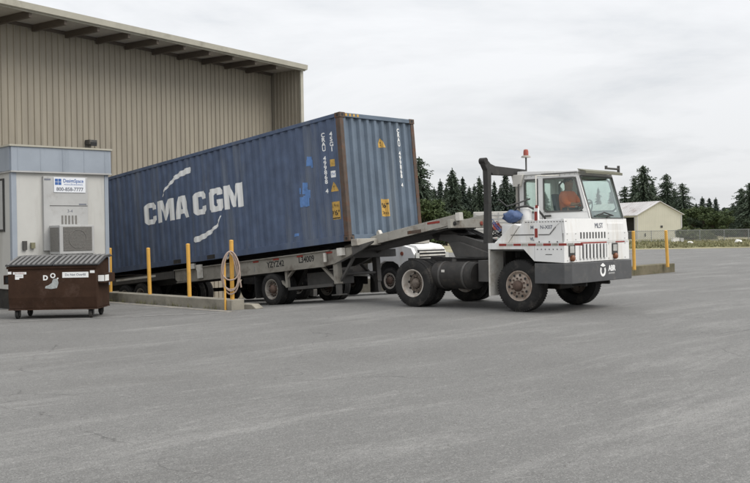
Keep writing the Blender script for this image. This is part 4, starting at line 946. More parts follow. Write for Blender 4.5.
pv = add((0, 0, 0.06), 0.15); sp = add((-0.03, 0, 0.27), 0.135, pv); chs = add((-0.02, 0, 0.45), 0.15, sp); nk = add((0.0, 0, 0.575), 0.06, chs); hd0 = add((0.02, 0, 0.66), 0.075, nk); hd1 = add((0.02, 0, 0.745), 0.082, hd0); hd2 = add((0.01, 0, 0.80), 0.05, hd1)
add((0.10, 0, 0.70), 0.018, hd0)                        # nose
for s in (-1, 1):
    add((0.01, s*0.08, 0.70), 0.02, hd0)                # ears
    sh = add((-0.01, s*0.19, 0.49), 0.065, chs); el = add((0.12, s*0.26, 0.28), 0.048, sh); wr = add((0.33, s*0.19, 0.27), 0.032, el); pm_ = add((0.385, s*0.185, 0.30), 0.034, wr)
    for k_ in range(4):
        f1 = add((0.42, s*(0.165+0.016*k_), 0.325-0.006*k_), 0.010, pm_); f2 = add((0.415, s*(0.16+0.016*k_), 0.29-0.004*k_), 0.009, f1)
    t1 = add((0.39, s*0.145, 0.315), 0.011, pm_); add((0.41, s*0.135, 0.295), 0.009, t1)
    hp_ = add((0.08, s*0.10, 0.05), 0.095, pv); kn = add((0.46, s*0.13, 0.08), 0.07, hp_); an = add((0.50, s*0.13, -0.28), 0.045, kn); add((0.60, s*0.13, -0.335), 0.04, an)
skin_mesh('body', V, E_, Rd, SKIN, dv)
V, E_, Rd = [], [], []
pv = add((-0.01, 0, 0.08), 0.172); sp = add((-0.035, 0, 0.27), 0.16, pv); chs = add((-0.025, 0, 0.44), 0.175, sp); add((-0.01, 0, 0.54), 0.095, chs)
for s in (-1, 1):
    sh = add((-0.015, s*0.19, 0.48), 0.088, chs); el = add((0.12, s*0.265, 0.28), 0.066, sh); add((0.22, s*0.23, 0.275), 0.052, el)
skin_mesh('shirt', V, E_, Rd, ORANGE, dv)
V, E_, Rd = [], [], []
pv = add((0, 0, 0.04), 0.165)
for s in (-1, 1):
    hp_ = add((0.10, s*0.10, 0.05), 0.11, pv); kn = add((0.47, s*0.13, 0.08), 0.083, hp_); add((0.50, s*0.13, -0.25), 0.062, kn)
skin_mesh('trousers', V, E_, Rd, DENIM, dv)
b = B(); bmesh.ops.create_icosphere(b, subdivisions=3, radius=0.096)
bmesh.ops.delete(b, geom=[v for v in b.verts if v.co.z < -0.02 and v.co.x > -0.02 or v.co.x > 0.075 and v.co.z < 0.045], context='VERTS')
for v in b.verts: v.co = Vector((0.005+v.co.x*1.08, v.co.y*0.96, 0.748+v.co.z*1.06+0.006*noise.noise(v.co*40)))
build('hair', b, HAIR, dv, 60)
b = B()
for s in (-1, 1): bmesh.ops.create_icosphere(b, subdivisions=1, radius=0.011, matrix=Matrix.Translation((0.092, s*0.032, 0.728)))
build('eye', b, BLACKP, dv, 60); sx(dv, 'mouth', mat('lips', (0.25, 0.09, 0.08)), 0.088, 0.096, -0.022, 0.022, 0.655, 0.662)

# ------------------------------------------------------------------ dumpster
dm = thing('dumpster', 'brown wheeled trash dumpster with ribbed grey lids in front of the portable office', 'dumpster', (-7.2, 18.5, 0), (0, 0, R(1.0)))
DW, DD = 1.72, 0.95
b = B()
prism(b, [(0.04, 0.20), (0.0, 0.42), (0.0, 1.03), (DD, 1.17), (DD, 0.20)], 'x', 0.0, DW); bdy = build('body', b, BROWN, dm, bevel=0.012)
sx(bdy, 'top_lip', BROWN, -0.02, DW+0.02, -0.03, -0.001, 0.985, 1.035, bevel=0.006)
sx(bdy, 'base_rail', BROWN, -0.01, DW+0.01, 0.02, DD, 0.175, 0.199)
for x0, x1 in ((-0.13, -0.012), (DW+0.012, DW+0.13)):
    b = B(); box(b, x0, x1, 0.12, DD-0.05, 0.68, 0.70); box(b, x0, x1, 0.12, DD-0.05, 0.84, 0.86); ox = x0 if x0 < 0 else x1-0.015; box(b, ox, ox+0.015, 0.12, DD-0.05, 0.701, 0.839); sl_ = build('fork_sleeve', b, BROWN, dm)
    sx(sl_, 'sleeve_mouth', BLACKP, x0+0.016 if x0 < 0 else x0, x1 if x0 < 0 else x1-0.016, 0.14, 0.16, 0.701, 0.839)
slab(dm, 'sleeve_sticker', rect(-0.3+0.0, -0.02, 0.715, 0.835), LETTER, (DW+0.1305, 0.45, 0), (0, 1, 0), (0, 0, 1))
slab(dm, 'sleeve_sticker', rect(0.005, 0.125, 0.715, 0.835), LETTER, (DW, 0.119, 0), (1, 0, 0), (0, 0, 1))
FO, FXd, FYd = (0, -0.0005, 0), (1, 0, 0), (0, 0, 1)
slab(bdy, 'sticker', rect(0.10, 0.36, 0.88, 0.925), LETTER, FO, FXd, FYd); slab(bdy, 'sticker', [(0.14,0.78),(0.22,0.78),(0.22,0.81),(0.30,0.81),(0.30,0.876),(0.14,0.876)], LETTER, FO, FXd, FYd)
text(bdy, 'sticker_print', 'NO PARKING', 0.032, REDP, (0.23, -0.0036, 0.902), FXd, FYd); text(bdy, 'sticker_print', 'CAUTION', 0.03, SIGNG, (0.215, -0.0036, 0.845), FXd, FYd)
slab(bdy, 'sticker', rect(1.06, 1.57, 0.80, 0.91), LETTER, FO, FXd, FYd); text(bdy, 'sticker_print', 'Do Not Overfill', 0.062, SIGNG, (1.315, -0.0036, 0.855), FXd, FYd, bold=0.001)
slab(bdy, 'sticker', rect(0.0, 0.07, 0.885, 0.935), LETTER, FO, FXd, FYd); slab(bdy, 'sticker', rect(1.60, 1.69, 0.885, 0.935), LETTER, FO, FXd, FYd)
text(bdy, 'logo_lettering', 'D', 0.13, LETTER, (0.73, -0.001, 0.80), FXd, FYd, bold=0.006); text(bdy, 'logo_lettering', 'O', 0.13, LETTER, (0.875, -0.001, 0.84), FXd, FYd, bold=0.005); text(bdy, 'logo_lettering', '.', 0.16, LETTER, (0.97, -0.001, 0.83), FXd, FYd, bold=0.005)
LOGG = mat('grey_logo_print', (0.36, 0.38, 0.37), 0.6, var=0.3, scale=20)
slab(bdy, 'logo_print', [(0.72,0.60),(0.84,0.585),(0.95,0.60),(0.985,0.70),(0.96,0.79),(0.88,0.78),(0.85,0.70),(0.79,0.66),(0.73,0.64)], LOGG, FO, FXd, FYd)
for i in range(2):                        # two lids, ribs run front to back
    x0 = -0.03+i*0.92; x1 = x0+0.905
    b = B(); prism(b, [(-0.06, 1.04), (-0.06, 1.065), (DD*0.55, 1.20), (DD+0.06, 1.215), (DD+0.06, 1.19), (DD*0.55, 1.175)], 'x', x0, x1); ld = build('lid', b, LIDDK, dm, bevel=0.004)
    b = B()
    for k_ in range(9):
        xx = x0+0.03+k_*0.098; prism(b, [(-0.05, 1.067), (-0.03, 1.095), (DD*0.55, 1.226), (DD+0.03, 1.242), (DD+0.05, 1.216), (DD*0.55, 1.201)], 'x', xx, xx+0.05)
    build('lid_ribs', b, LID, ld, bevel=0.006)
for x, y in ((0.14, 0.12), (DW-0.14, 0.12), (0.14, DD-0.13), (DW-0.14, DD-0.13)):
    b = B(); lathe(b, [(0.02, -0.028), (0.075, -0.03), (0.085, -0.02), (0.085, 0.02), (0.075, 0.03), (0.02, 0.028)], 18, 'x', (x, y, 0.086)); cs = build('caster_wheel', b, RUBBER, dm, 40)
    b = B(); box(b, x-0.05, x-0.038, y-0.03, y+0.03, 0.06, 0.165); box(b, x+0.038, x+0.05, y-0.03, y+0.03, 0.06, 0.165); box(b, x-0.06, x+0.06, y-0.06, y+0.06, 0.1655, 0.1745); build('caster_fork', b, DKGREY, cs)

# ------------------------------------------------------------------ kerbs and bollards
def kerb(label, p0, p1, wd, h, nseg, side=1, m=None):
    p0, p1 = Vector((*p0, 0)), Vector((*p1, 0)); d = p1-p0; L_ = d.length; k = thing('concrete_kerb', label, 'kerb', p0, (0, 0, math.atan2(d.y, d.x)))
    for i in range(nseg):
        a, c = L_*i/nseg+(0.006 if i else 0), L_*(i+1)/nseg
        b = B(); box(b, a, c, 0, wd*side, -0.05, h); build('kerb_block', b, m or CONC, k, bevel=0.012)
    return k
k1 = kerb('long concrete kerb with four yellow bollards beside the sunken dock ramp', tuple(cw(-0.98, -2.5).xy), tuple(cw(-7.9, -2.5).xy), 0.33, 0.215, 3, -1)
MOSSY = mat('mossy_concrete', (0.15, 0.13, 0.085), 0.95, var=0.25, scale=2.0, dirt=(0.085, 0.085, 0.04), amt=0.55, dscale=2.2, bump=0.5, world=True, dirt2=(0.2, 0.17, 0.12), amt2=0.3)
k2 = kerb('mossy concrete kerb end standing to the right of the yard tractor', (6.6, 29.4), (10.75, 33.95), 0.5, 0.31, 2, 1, MOSSY)
b = B(); prism(b, [(0, 0), (0.62, 0), (0.66, 0.05), (0.5, 0.16), (0.12, 0.17)], 'y', 0, 0.34); wd_ = tag(build('concrete_chunk', b, CONC, None, bevel=0.02), 'broken concrete chunk lying on the asphalt at the near end of the kerb', 'concrete chunk'); wd_.location = cw(-1.55, -1.95, ramp_z(-1.55)); wd_.rotation_euler = (0, 0, R(-30)); wd_.scale = (0.8, 0.8, 0.8)
def bollard(label, p, h, r_, z0, group):
    t = thing('bollard', label, 'bollard', (p[0], p[1], z0), (0, 0, 0), group)
    b = B(); tube(b, [(0,0,-0.1), (0,0,h)], r_, 16); build('post', b, YELLOW, t, 40)
    b = B(); lathe(b, [(r_+0.001, h-0.002), (r_+0.002, h+0.006), (r_*0.8, h+0.02), (0.002, h+0.026)], 16, 'z'); build('cap', b, YELLOW, t, 40)
    return t
GB = 'yellow bollards along the dock kerb'
for (px_x, h, lab, lean) in ((-1.17, 1.24, 'yellow bollard nearest the truck with a hose hung on it', 0.0), (-2.78, 1.17, 'yellow bollard in front of the white swoosh under the lettering', -0.9), (-4.45, 1.08, 'yellow bollard in front of the trailer rear wheel', -1.2), (-6.3, 1.08, 'yellow bollard half hidden behind the dumpster lid', 0.0)):
    t = bollard(lab, cw(px_x, -2.34).xy, h, 0.045, 0.215, GB); t.rotation_euler = (0, R(lean), 0)
for p, lab in (((8.58, 31.35), 'yellow bollard just right of the tractor bumper on the mossy kerb'), ((10.26, 33.2), 'yellow bollard near the right end of the mossy kerb')):
    t = bollard(lab, p, 1.17, 0.055, 0.31, 'yellow bollards on the far kerb'); t.rotation_euler = (0, R(-2.0 if p[0] > 10 else -0.5), 0)
# water riser and hose on the last bollard
hb_ = cw(-1.17, -2.34, 0)
sp_ = thing('standpipe', 'thin yellow standpipe rising from the asphalt beside the hose bollard', 'standpipe', (hb_.x-0.13, hb_.y-0.13, 0))
b = B(); tube(b, [(0,0,0), (0,0,1.02), (0.03,0.03,1.10), (0.08,0.06,1.10)], 0.022, 8); build('riser_pipe', b, YELLOW, sp_, 60)
b = B(); tube(b, [(0.06,0.04,1.10), (0.06,-0.03,1.10)], 0.03, 8); build('tap', b, GALV, sp_, 60)
b = B(); pts = []
for k_ in range(4):
    for i in range(26):
        a = 2*math.pi*i/26+k_*0.02; wv = 0.165+0.022*math.sin(k_*2.1)+0.005*k_; hh = 0.455-0.05*k_*(1 if k_ % 2 else 0.35)
        x = math.sin(a)*wv*(1.0-0.25*math.cos(a)); z = 1.02-hh*(1-math.cos(a))
        pts.append((x, -0.085-0.012*k_+0.02*math.sin(a*2), z))
pts += [(0.06, -0.08, 0.9), (0.12, -0.09, 0.6), (0.20, -0.1, 0.35), (0.215, -0.1, 0.25)]
tube(b, pts, 0.017, 7); hz = tag(build('garden_hose', b, HOSE, None, 70), 'faded tan pink hose looped over the bollard nearest the truck', 'hose'); hz.location = (hb_.x-0.02, hb_.y-0.03, 0.22); hz.rotation_euler = (0, 0, R(8))

b = B(); rg = random.Random(23)
for i in range(420):
    t = rg.random(); c_ = cw(-1.0-6.6*t, -2.52-abs(rg.gauss(0, 0.02)))
    if noise.noise(Vector((t*14, 2, 0))) < 0.0: continue
    h = rg.uniform(0.03, 0.12); a = rg.random()*6.28; w_ = rg.uniform(0.004, 0.010)
    b.faces.new([b.verts.new(p) for p in ((c_.x-w_*math.cos(a), c_.y-w_*math.sin(a), 0), (c_.x+w_*math.cos(a), c_.y+w_*math.sin(a), 0), (c_.x+rg.uniform(-.05,.05), c_.y-rg.uniform(0,.05), h))])
o = build('kerb_weeds', b, TUFT, recalc=False); o['kind'] = 'stuff'; o['label'] = 'dry weeds growing in the joint along the foot of the kerb'
# ------------------------------------------------------------------ vehicles behind
pc = thing('parked_chassis', 'dark empty trailer chassis parked in the next bay behind the container', 'trailer', cw(-5.0, 3.3, -0.2), (0, 0, R(-YAW)))
def pz(x): return ramp_z(-5.0+x)+0.2
b = B()
for q in (0.3, 1.5): box(b, -8.5, 0.0, q, q+0.12, 0.72, 1.0)
for i in range(7): box(b, -8.2+i*1.3, -8.1+i*1.3, 0.421, 1.499, 0.78, 0.92)
build('frame_rail', b, DKGREY, pc)
sx(pc, 'shade_side_board', DARK, -8.3, -0.9, 0.10, 0.16, 0.42, 0.85); sx(pc, 'deck', DARK, -8.4, 0.0, 0.02, 2.28, 1.03, 1.12); sx(pc, 'rear_board', DARK, -8.4, -0.15, 2.2, 2.26, 0.25, 1.02); sx(pc, 'front_bolster', DARK, 0.001, 0.12, 0.0, 2.3, 0.6, 1.3); sx(pc, 'rear_leg', DARK, -0.10, 0.06, 2.31, 2.45, 0.0, 1.25)  # near board lengthened as a dark sheet for the shade under the trailer
sx(pc, 'landing_leg', DKGREY, -0.12, 0.02, -0.06, 0.08, 0.02, 1.05); sx(pc, 'reflector', WHITED, -0.72, -0.48, 0.085, 0.098, 0.88, 1.04); sx(pc, 'tool_locker', DKGREY, -3.4, -2.2, 0.05, 0.5, 0.28, 0.54, bevel=0.01)
for ax in (-0.75, -5.9, -6.9):
    z_ = 0.42+pz(ax); b = B(); tube(b, [(ax, 0.3, z_), (ax, 2.0, z_)], 0.06, 8); build('axle', b, DARK, pc, 40)
    put_wheel(pc, WT, ax, 0.0, z_, roll=0.6); put_wheel(pc, WT, ax, 2.3, z_, flip=True)
wt = thing('white_truck', 'white truck with a low grille parked behind the tractor rear wheel', 'truck', cw(-4.0, 5.29, -0.205), (0, 0, R(-YAW)))
# local x forward, wheel at 0
b = B()
prism(b, [(-0.62, 0.55), (-0.62, 1.35), (-0.3, 1.42), (0.55, 1.42), (0.90, 1.34), (1.02, 1.15), (1.02, 0.5), (0.52, 0.5), (0.50, 0.62), (0.38, 0.86), (0.18, 0.95), (-0.18, 0.95), (-0.38, 0.86), (-0.50, 0.62), (-0.52, 0.5)], 'y', 0.0, 0.14)
build('fender', b, WHITE, wt, bevel=0.02)
b = B(); prism(b, [(-0.62, 0.6), (-0.62, 1.52), (0.5, 1.49), (0.96, 1.42), (1.06, 1.33), (1.06, 0.62)], 'y', 0.141, 1.30); build('hood', b, WHITE, wt, bevel=0.11)
b = B(); prism(b, [(-0.62, 0.55), (-0.62, 1.35), (-0.3, 1.42), (0.55, 1.42), (0.90, 1.34), (1.02, 1.15), (1.02, 0.5), (0.52, 0.5), (0.3, 0.9), (-0.3, 0.9), (-0.52, 0.5)], 'y', 1.301, 1.42); build('fender', b, WHITE, wt, bevel=0.02)
sx(wt, 'wheel_well_shade', BLACKP, -0.5, 0.5, 0.132, 0.1405, 0.45, 0.96)  # black plate behind the arch, painting in the shade of the recess
g_ = sx(wt, 'grille', BLACKP, 1.0, 1.075, 0.16, 1.26, 0.98, 1.28)
for i in range(3): sx(g_, 'grille_bar', WHITED, 1.07, 1.095, 0.16, 1.26, 1.01+i*0.095, 1.05+i*0.095)
sx(wt, 'bumper', DARK, 1.0, 1.18, -0.02, 1.44, 0.38, 0.60, bevel=0.02)
for q in (0.01, 1.27): sx(wt, 'headlight', CHROME, 1.06, 1.09, q, q+0.14, 1.0, 1.2)
b = B(); lathe(b, [(0.001, -0.02), (0.055, -0.02), (0.06, -0.001)], 14, 'y', (0.55, 0, 1.18)); build('side_marker', b, mat('side_marker_lens', (0.25, 0.08, 0.05), 0.4), wt, 40)
b = B(); prism(b, [(-2.0, 0.5), (-0.63, 0.5), (-0.63, 1.52), (-1.05, 2.0), (-2.0, 2.05)], 'y', 0.02, 1.40); cb = build('cab', b, WHITE, wt, bevel=0.03)
b = B(); prism(b, [(-1.85, 1.45), (-0.85, 1.45), (-1.1, 1.93), (-1.85, 1.93)], 'y', 0.012, 0.0195); build('side_window', b, BLACKP, cb)
b = B(); box(b, -5.2, -2.1, 0.0, 1.42, 0.7, 0.9); build('flat_bed', b, DKGREY, wt)
WW = wheel_meshes('light_truck', 0.385, 0.24, 0.225, RIM, 0.05, HUB)
for x in (0.0, -3.6):
    put_wheel(wt, WW, x, 0.02, 0.385+0.062*x, roll=0.5); put_wheel(wt, WW, x, 1.40, 0.385+0.062*x, flip=True)
# white service truck glimpsed between gooseneck and gantry
sv = thing('service_truck', 'white box truck glimpsed between the gooseneck and the dark gantry post', 'truck', (3.55, 34.0, 0), (0, 0, R(-8)))
sx(sv, 'cargo_box', WHITED, 0.0, 2.2, 0.0, 5.0, 0.75, 2.28, bevel=0.02)
for i in range(5): sx(sv, 'rear_door_rib', ACGREY, 0.02, 2.18, -0.012, -0.001, 1.62+i*0.13, 1.645+i*0.13)
for i in range(6): sx(sv, 'rear_door_post', ACGREY, 0.04+i*0.42, 0.07+i*0.42, -0.02, -0.0125, 0.8, 2.24)
sx(sv, 'orange_panel', AMBER, 0.52, 0.82, -0.028, -0.0205, 1.0, 1.32); sx(sv, 'green_panel', mat('pale_green_panel', (0.3, 0.45, 0.35)), 0.84, 1.0, -0.028, -0.0205, 1.0, 1.32)
sx(sv, 'tail_light', REDLENS, 0.62, 0.92, -0.04, -0.029, 1.62, 1.86, bevel=0.01); sx(sv, 'rear_bumper', DARK, 0.0, 2.2, -0.12, -0.001, 0.5, 0.70)
sx(sv, 'cab', WHITED, 0.1, 2.1, 5.1, 6.7, 0.6, 2.2, bevel=0.1)
for x, fl in ((0.0, False), (2.2, True)):
    for y in (0.9, 5.8):
        w = put_wheel(sv, WT, x, y, 0.4); w.rotation_euler = (0, 0, R(-90 if not fl else 90))

# ------------------------------------------------------------------ barn, fence, rocks
bn = thing('barn', 'cream metal barn with a pale roof and an open dark doorway beyond the lot', 'barn', (41.65, 150.0, 0), (0, 0, R(-4)))
# near corner at origin; gable wall along +x, long wall runs back left
GW, EVH, RDG, BLN = 6.9, 3.85, 5.85, 16.0
ang = R(118)
u = Vector((math.cos(ang), math.sin(ang)))                       # long-wall direction in local xy
b = B()
def bp(a, l, z): return (a+u.x*l, u.y*l, z)
gpts = [(0, 0), (GW, 0), (GW, EVH), (GW/2, RDG), (0, EVH)]
fr_ = [b.verts.new(bp(a, 0, z)) for a, z in gpts]; b.faces.new(fr_)
bk_ = [b.verts.new(bp(a, BLN, z)) for a, z in gpts]; b.faces.new(bk_)
b.faces.new((fr_[1], fr_[2], bk_[2], bk_[1]))
wl = build('wall', b, BARNW, bn)
b = B()                                                             # left long wall with the doorway
def lw(l0, l1, z0, z1): b.faces.new([b.verts.new(bp(0, *p)) for p in ((l0,z0),(l1,z0),(l1,z1),(l0,z1))])
lw(0, 0.6, 0, EVH); lw(0.6, 5.2, 3.5, EVH); lw(5.2, BLN, 0, EVH); build('wall', b, BARNW, bn)
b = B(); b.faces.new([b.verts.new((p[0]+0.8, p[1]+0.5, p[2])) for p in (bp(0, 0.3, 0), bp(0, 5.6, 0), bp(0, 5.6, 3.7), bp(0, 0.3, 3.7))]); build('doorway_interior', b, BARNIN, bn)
b = B()
for q in range(23):                                                 # gable ribs
    a = 0.3*q+0.1; hz_ = EVH+(RDG-EVH)*(1-abs(a-GW/2)/(GW/2))-0.05
    box(b, a, a+0.05, -0.03, -0.002, 0, hz_)
build('siding_ribs', b, BARNW, wl)
b = B()
for s0, s1 in ((-0.25, GW/2), (GW+0.25, GW/2)):
    z0 = EVH-0.14
    q = [bp(s0, -0.3, z0), bp(s1, -0.3, RDG+0.03), bp(s1, BLN+0.3, RDG+0.03), bp(s0, BLN+0.3, z0)]
    A = [b.verts.new(p) for p in q]; T_ = [b.verts.new((p[0], p[1], p[2]+0.12)) for p in q]
    b.faces.new(A[::-1]); b.faces.new(T_)
    for i in range(4): b.faces.new((A[i], A[(i+1) % 4], T_[(i+1) % 4], T_[i]))
build('roof', b, BARNR, bn)
b = B()
for q in range(1, 26):
    l = BLN*q/26
    tube(b, [bp(-0.25, l, EVH+0.0), bp(GW/2, l, RDG+0.17)], 0.03, 4)
build('roof_ribs', b, BARNR, bn)
sx(bn, 'corner_trim', BARNR, -0.06, 0.10, -0.06, -0.035, 0, EVH-0.05); sx(bn, 'corner_trim', BARNR, GW-0.10, GW+0.06, -0.06, -0.035, 0, EVH-0.05)
sx(bn, 'vent', DKGREY, 3.6, 3.95, -0.06, -0.031, 1.75, 2.1); sx(bn, 'wall_hose_bib', DKGREY, 1.1, 1.3, -0.08, -0.031, 0.4, 0.9)
for l in (0.55, 5.25): b = B(); q = bp(-0.03, l, 0); box(b, q[0]-0.08, q[0]+0.08, q[1]-0.08, q[1]+0.08, 0, 3.5); build('door_post', b, BARNR, bn)
fn = thing('chain_link_fence', 'grey chain link fence running along the grass verge beyond the lot', 'fence', (27, 112, 0), (0, 0, R(-1.0)))
FL, FH = 40.0, 1.35
b = B(); tube(b, [(0,0,0), (0,0,FH+0.05)], 0.045, 8); post0 = build('fence_post', b, GALV, fn, 40)
for i in range(1, 15): inst('fence_post', post0.data, fn, (i*FL/14, 0, 0))
b = B(); tube(b, [(0,0,FH), (FL,0,FH)], 0.035, 6); build('top_rail', b, GALV, fn, 40)
b = B(); st_ = 0.22; i = -FH
while i < FL:
    for s in (1, -1):
        x0, x1 = (i, i+FH) if s == 1 else (i+FH, i)
        p0, p1 = Vector((x0, 0.008*s, 0.03)), Vector((x1, 0.008*s, FH-0.02))
        if min(x0, x1) >= 0 and max(x0, x1) <= FL:
            d = Vector((0.022, 0, 0)); y = Vector((0, 0.004, 0)); vs = [b.verts.new(q) for q in (p0-d, p0+d, p1+d, p1-d)]; b.faces.new(vs)
    i += st_
o = build('chain_link_mesh', b, GALV, fn); o['kind'] = 'stuff'
def boulder(label, p, s, seed):
    b = B(); bmesh.ops.create_icosphere(b, subdivisions=3, radius=1)
    for v in b.verts:
        d = 1+0.35*noise.noise(v.co*1.3+Vector((seed, 0, 0)))+0.1*noise.noise(v.co*4+Vector((seed, 0, 0))); v.co = Vector((v.co.x*s[0]*d, v.co.y*s[1]*d, v.co.z*s[2]*d+s[2]*0.6))
    o = build('boulder', b, ROCK, None, 70); o.location = p; return tag(o, label, 'boulder', 'white boulders on the verge')
boulder('white boulder on the verge left of the other and nearer the barn', (32.3, 97, 0), (0.28, 0.24, 0.17), 2.0); boulder('larger white boulder on the verge at the right before the fence', (37.25, 97, 0), (0.36, 0.3, 0.22), 9.0)
tb = thing('white_crate', 'white box standing on the grass in front of the barn corner', 'box', (33.1, 105, 0))
sx(tb, 'crate_body', ROCK, 0, 0.7, 0, 0.6, 0, 0.5, bevel=0.03); sx(tb, 'crate_lid', WHITED, -0.03, 0.73, -0.03, 0.63, 0.501, 0.56, bevel=0.02); sx(tb, 'crate_body', ACGREY, 0.85, 1.2, 0, 0.5, 0, 0.5, bevel=0.03)

# ------------------------------------------------------------------ trees
def card(b, p, s, rg, drop=0.0, along=None):
    """one small leaf spray: a diamond in a random plane, or laid along a branch"""
    if along is None:
        d = Vector((rg.gauss(0,1), rg.gauss(0,1), rg.gauss(0,1)-drop)).normalized()
    else:
        d = (along+Vector((rg.gauss(0,.35), rg.gauss(0,.35), rg.gauss(0,.35)-drop))).normalized()
    q = Vector((rg.gauss(0,1), rg.gauss(0,1), rg.gauss(0,1))); e_ = d.cross(q).normalized()*s*0.36
    d = d*s
    vs = [b.verts.new(x) for x in (p-d*0.5, p+e_*0.8, p+d*0.6, p-e_*0.8)]; b.faces.new(vs)
def conifer(seed, H_, rad, base, density=1.0, thin=0.75):
    rg = random.Random(seed); b = B(); z = base*H_
    gaps = [(rg.random()*6.28, rg.uniform(0.2, 0.85)*H_, rg.uniform(0.5, 1.2)) for _ in range(6)]
    while z < H_*0.975:
        f = (z/H_-base)/(1-base); rr = rad*(1-f)**thin*rg.uniform(0.70, 1.10)*(0.8+0.2*min(1, f*5))+0.15
        nb = max(5, int((7+8*(1-f))*density)); a0 = rg.random()*6.28
        for k_ in range(nb):
            a = a0+6.28*k_/nb+rg.uniform(-.3,.3); L_ = rr*rg.uniform(0.5, 1.2)
            if any(abs((a-ga+3.14) % 6.28-3.14) < 0.5 and abs(z-gz) < gh for ga, gz, gh in gaps): L_ *= 0.45
            nc = max(3, int(L_*4.6*density)); up = 0.25*(f > 0.75); al = Vector((math.cos(a), math.sin(a), -0.25))
            for j in range(nc):
                t = (j+rg.random())/nc; q = Vector((math.cos(a)*L_*t, math.sin(a)*L_*t, z-0.30*L_*t*t+up*L_*t+rg.uniform(-.15,.15)))
                card(b, q, rg.uniform(0.55, 1.05)*(1.1-0.45*t)*(0.65+0.35*(1-f)), rg, 0.35, al)
        z += H_*0.016*rg.uniform(0.8, 1.5)+0.08
    for j in range(14): card(b, Vector((0, 0, H_*(0.955+0.045*j/14))), 0.4, rg, 0, Vector((0,0,1)))
    me_o = build('crown', b, FIR if seed % 2 else FIR2, None, recalc=False); me = me_o.data; bpy.data.objects.remove(me_o)
    b = B(); tube(b, [(0,0,-0.2), (0.05,0,H_*0.3), (0,0.04,H_*0.6), (0,0,H_*0.97)], [H_*0.017+0.05, H_*0.012+0.03, H_*0.007+0.02, 0.015], 8)
    for _ in range(12):
        z_ = rg.uniform(0.1, 0.6)*H_; a = rg.random()*6.28; l_ = rad*0.6; tube(b, [(0,0,z_), (math.cos(a)*l_, math.sin(a)*l_, z_-0.1*l_)], [0.04, 0.012], 4)
    t_o = build('trunk', b, BARK, None, 40); tm = t_o.data; bpy.data.objects.remove(t_o)
    return me, tm, H_
def broad(seed, H_, rad, m, dens=1.0, low=0.12):
    rg = random.Random(seed); b = B(); lobes = []
    for _ in range(11):
        a = rg.random()*6.28; q = rg.random()**0.6; z_ = rg.uniform(low+0.1, 0.86)*H_
        lobes.append((Vector((math.cos(a)*rad*0.62*q, math.sin(a)*rad*0.62*q, z_)), rg.uniform(0.30, 0.5)*rad))
    for c_, r_ in lobes:
        for _ in range(int(300*dens)):
            d = Vector((rg.gauss(0,1), rg.gauss(0,1), rg.gauss(0,1))).normalized()*r_*rg.uniform(0.55, 1.08); card(b, c_+Vector((d.x, d.y, d.z*0.85)), rg.uniform(0.3, 0.62), rg)
    me_o = build('crown', b, m, None, recalc=False); me = me_o.data; bpy.data.objects.remove(me_o)
    b = B(); tube(b, [(0,0,-0.1), (0,0,H_*0.35), (0.1,0,H_*0.7)], [H_*0.03, H_*0.02, H_*0.008], 8)
    for c_, r_ in lobes[:6]: tube(b, [(0,0,H_*0.3), c_*0.6+Vector((0,0,H_*0.12)), c_], [H_*0.012, H_*0.008, 0.01], 5)
    t_o = build('trunk', b, BARK, None, 40); tm = t_o.data; bpy.data.objects.remove(t_o)
    return me, tm, H_
FT_ = [conifer(11, 16, 4.6, 0.04, 1.6), conifer(12, 16, 3.7, 0.05, 1.6, 0.8), conifer(13, 16, 6.0, 0.03, 1.25, 0.62), conifer(14, 16, 3.2, 0.06, 1.6, 0.9), conifer(15, 16, 5.4, 0.06, 1.15, 0.5)]
BT_ = [broad(21, 8, 3.4, BROAD), broad(22, 7, 3.0, BROAD), broad(23, 8, 2.6, leaf_mat('dull_broadleaf_foliage', (0.045, 0.062, 0.036), (0.07, 0.088, 0.05), 0.6))]
def tree(name, ms, px, top_y, Y, wid, label, cat, group=None, rot=None):
    a = R(1.0); x_, y_ = px-375, top_y-241.5; ux = 375+x_*math.cos(a)-y_*math.sin(a); uy = 241.5+x_*math.sin(a)+y_*math.cos(a)
    X = (ux-375)/945*Y; H_ = 1.55-(uy-234)/945*Y
    # heights in metres for the distance each stands at
    t = thing(name, label, cat, (X, Y, 0), (0, 0, rot if rot is not None else random.random()*6.28), group)
    k_ = H_/ms[2]; t.scale = (k_*wid*1.15, k_*wid*1.15, k_)
    inst('crown', ms[0], t); inst('trunk', ms[1], t); return t
GL = 'firs behind the gooseneck left of the cab'
ORD = ['first','second','third','fourth','fifth','sixth','seventh','eighth','ninth','tenth','eleventh','twelfth','thirteenth','fourteenth','fifteenth','sixteenth','seventeenth','eighteenth']
left = [(419,157,118,2,0.9),(427,183,140,0,0.9),(434,187,150,1,1),(440,179,150,1,1.0),(446,186,142,3,1.1),(452,168,138,0,0.95),(457,182,150,1,1.0),(462.5,177,150,3,1.15),(469,186,155,0,0.8),(474,184,160,1,0.9),(479,176,150,0,0.75),(487,184,150,1,1.0),(494,181,150,3,1.1),(500,186,150,0,0.8),(505,171,138,1,1.05),(511,184,150,3,1.1),(515.5,175,142,1,1.0),(523,186,150,0,0.8)]
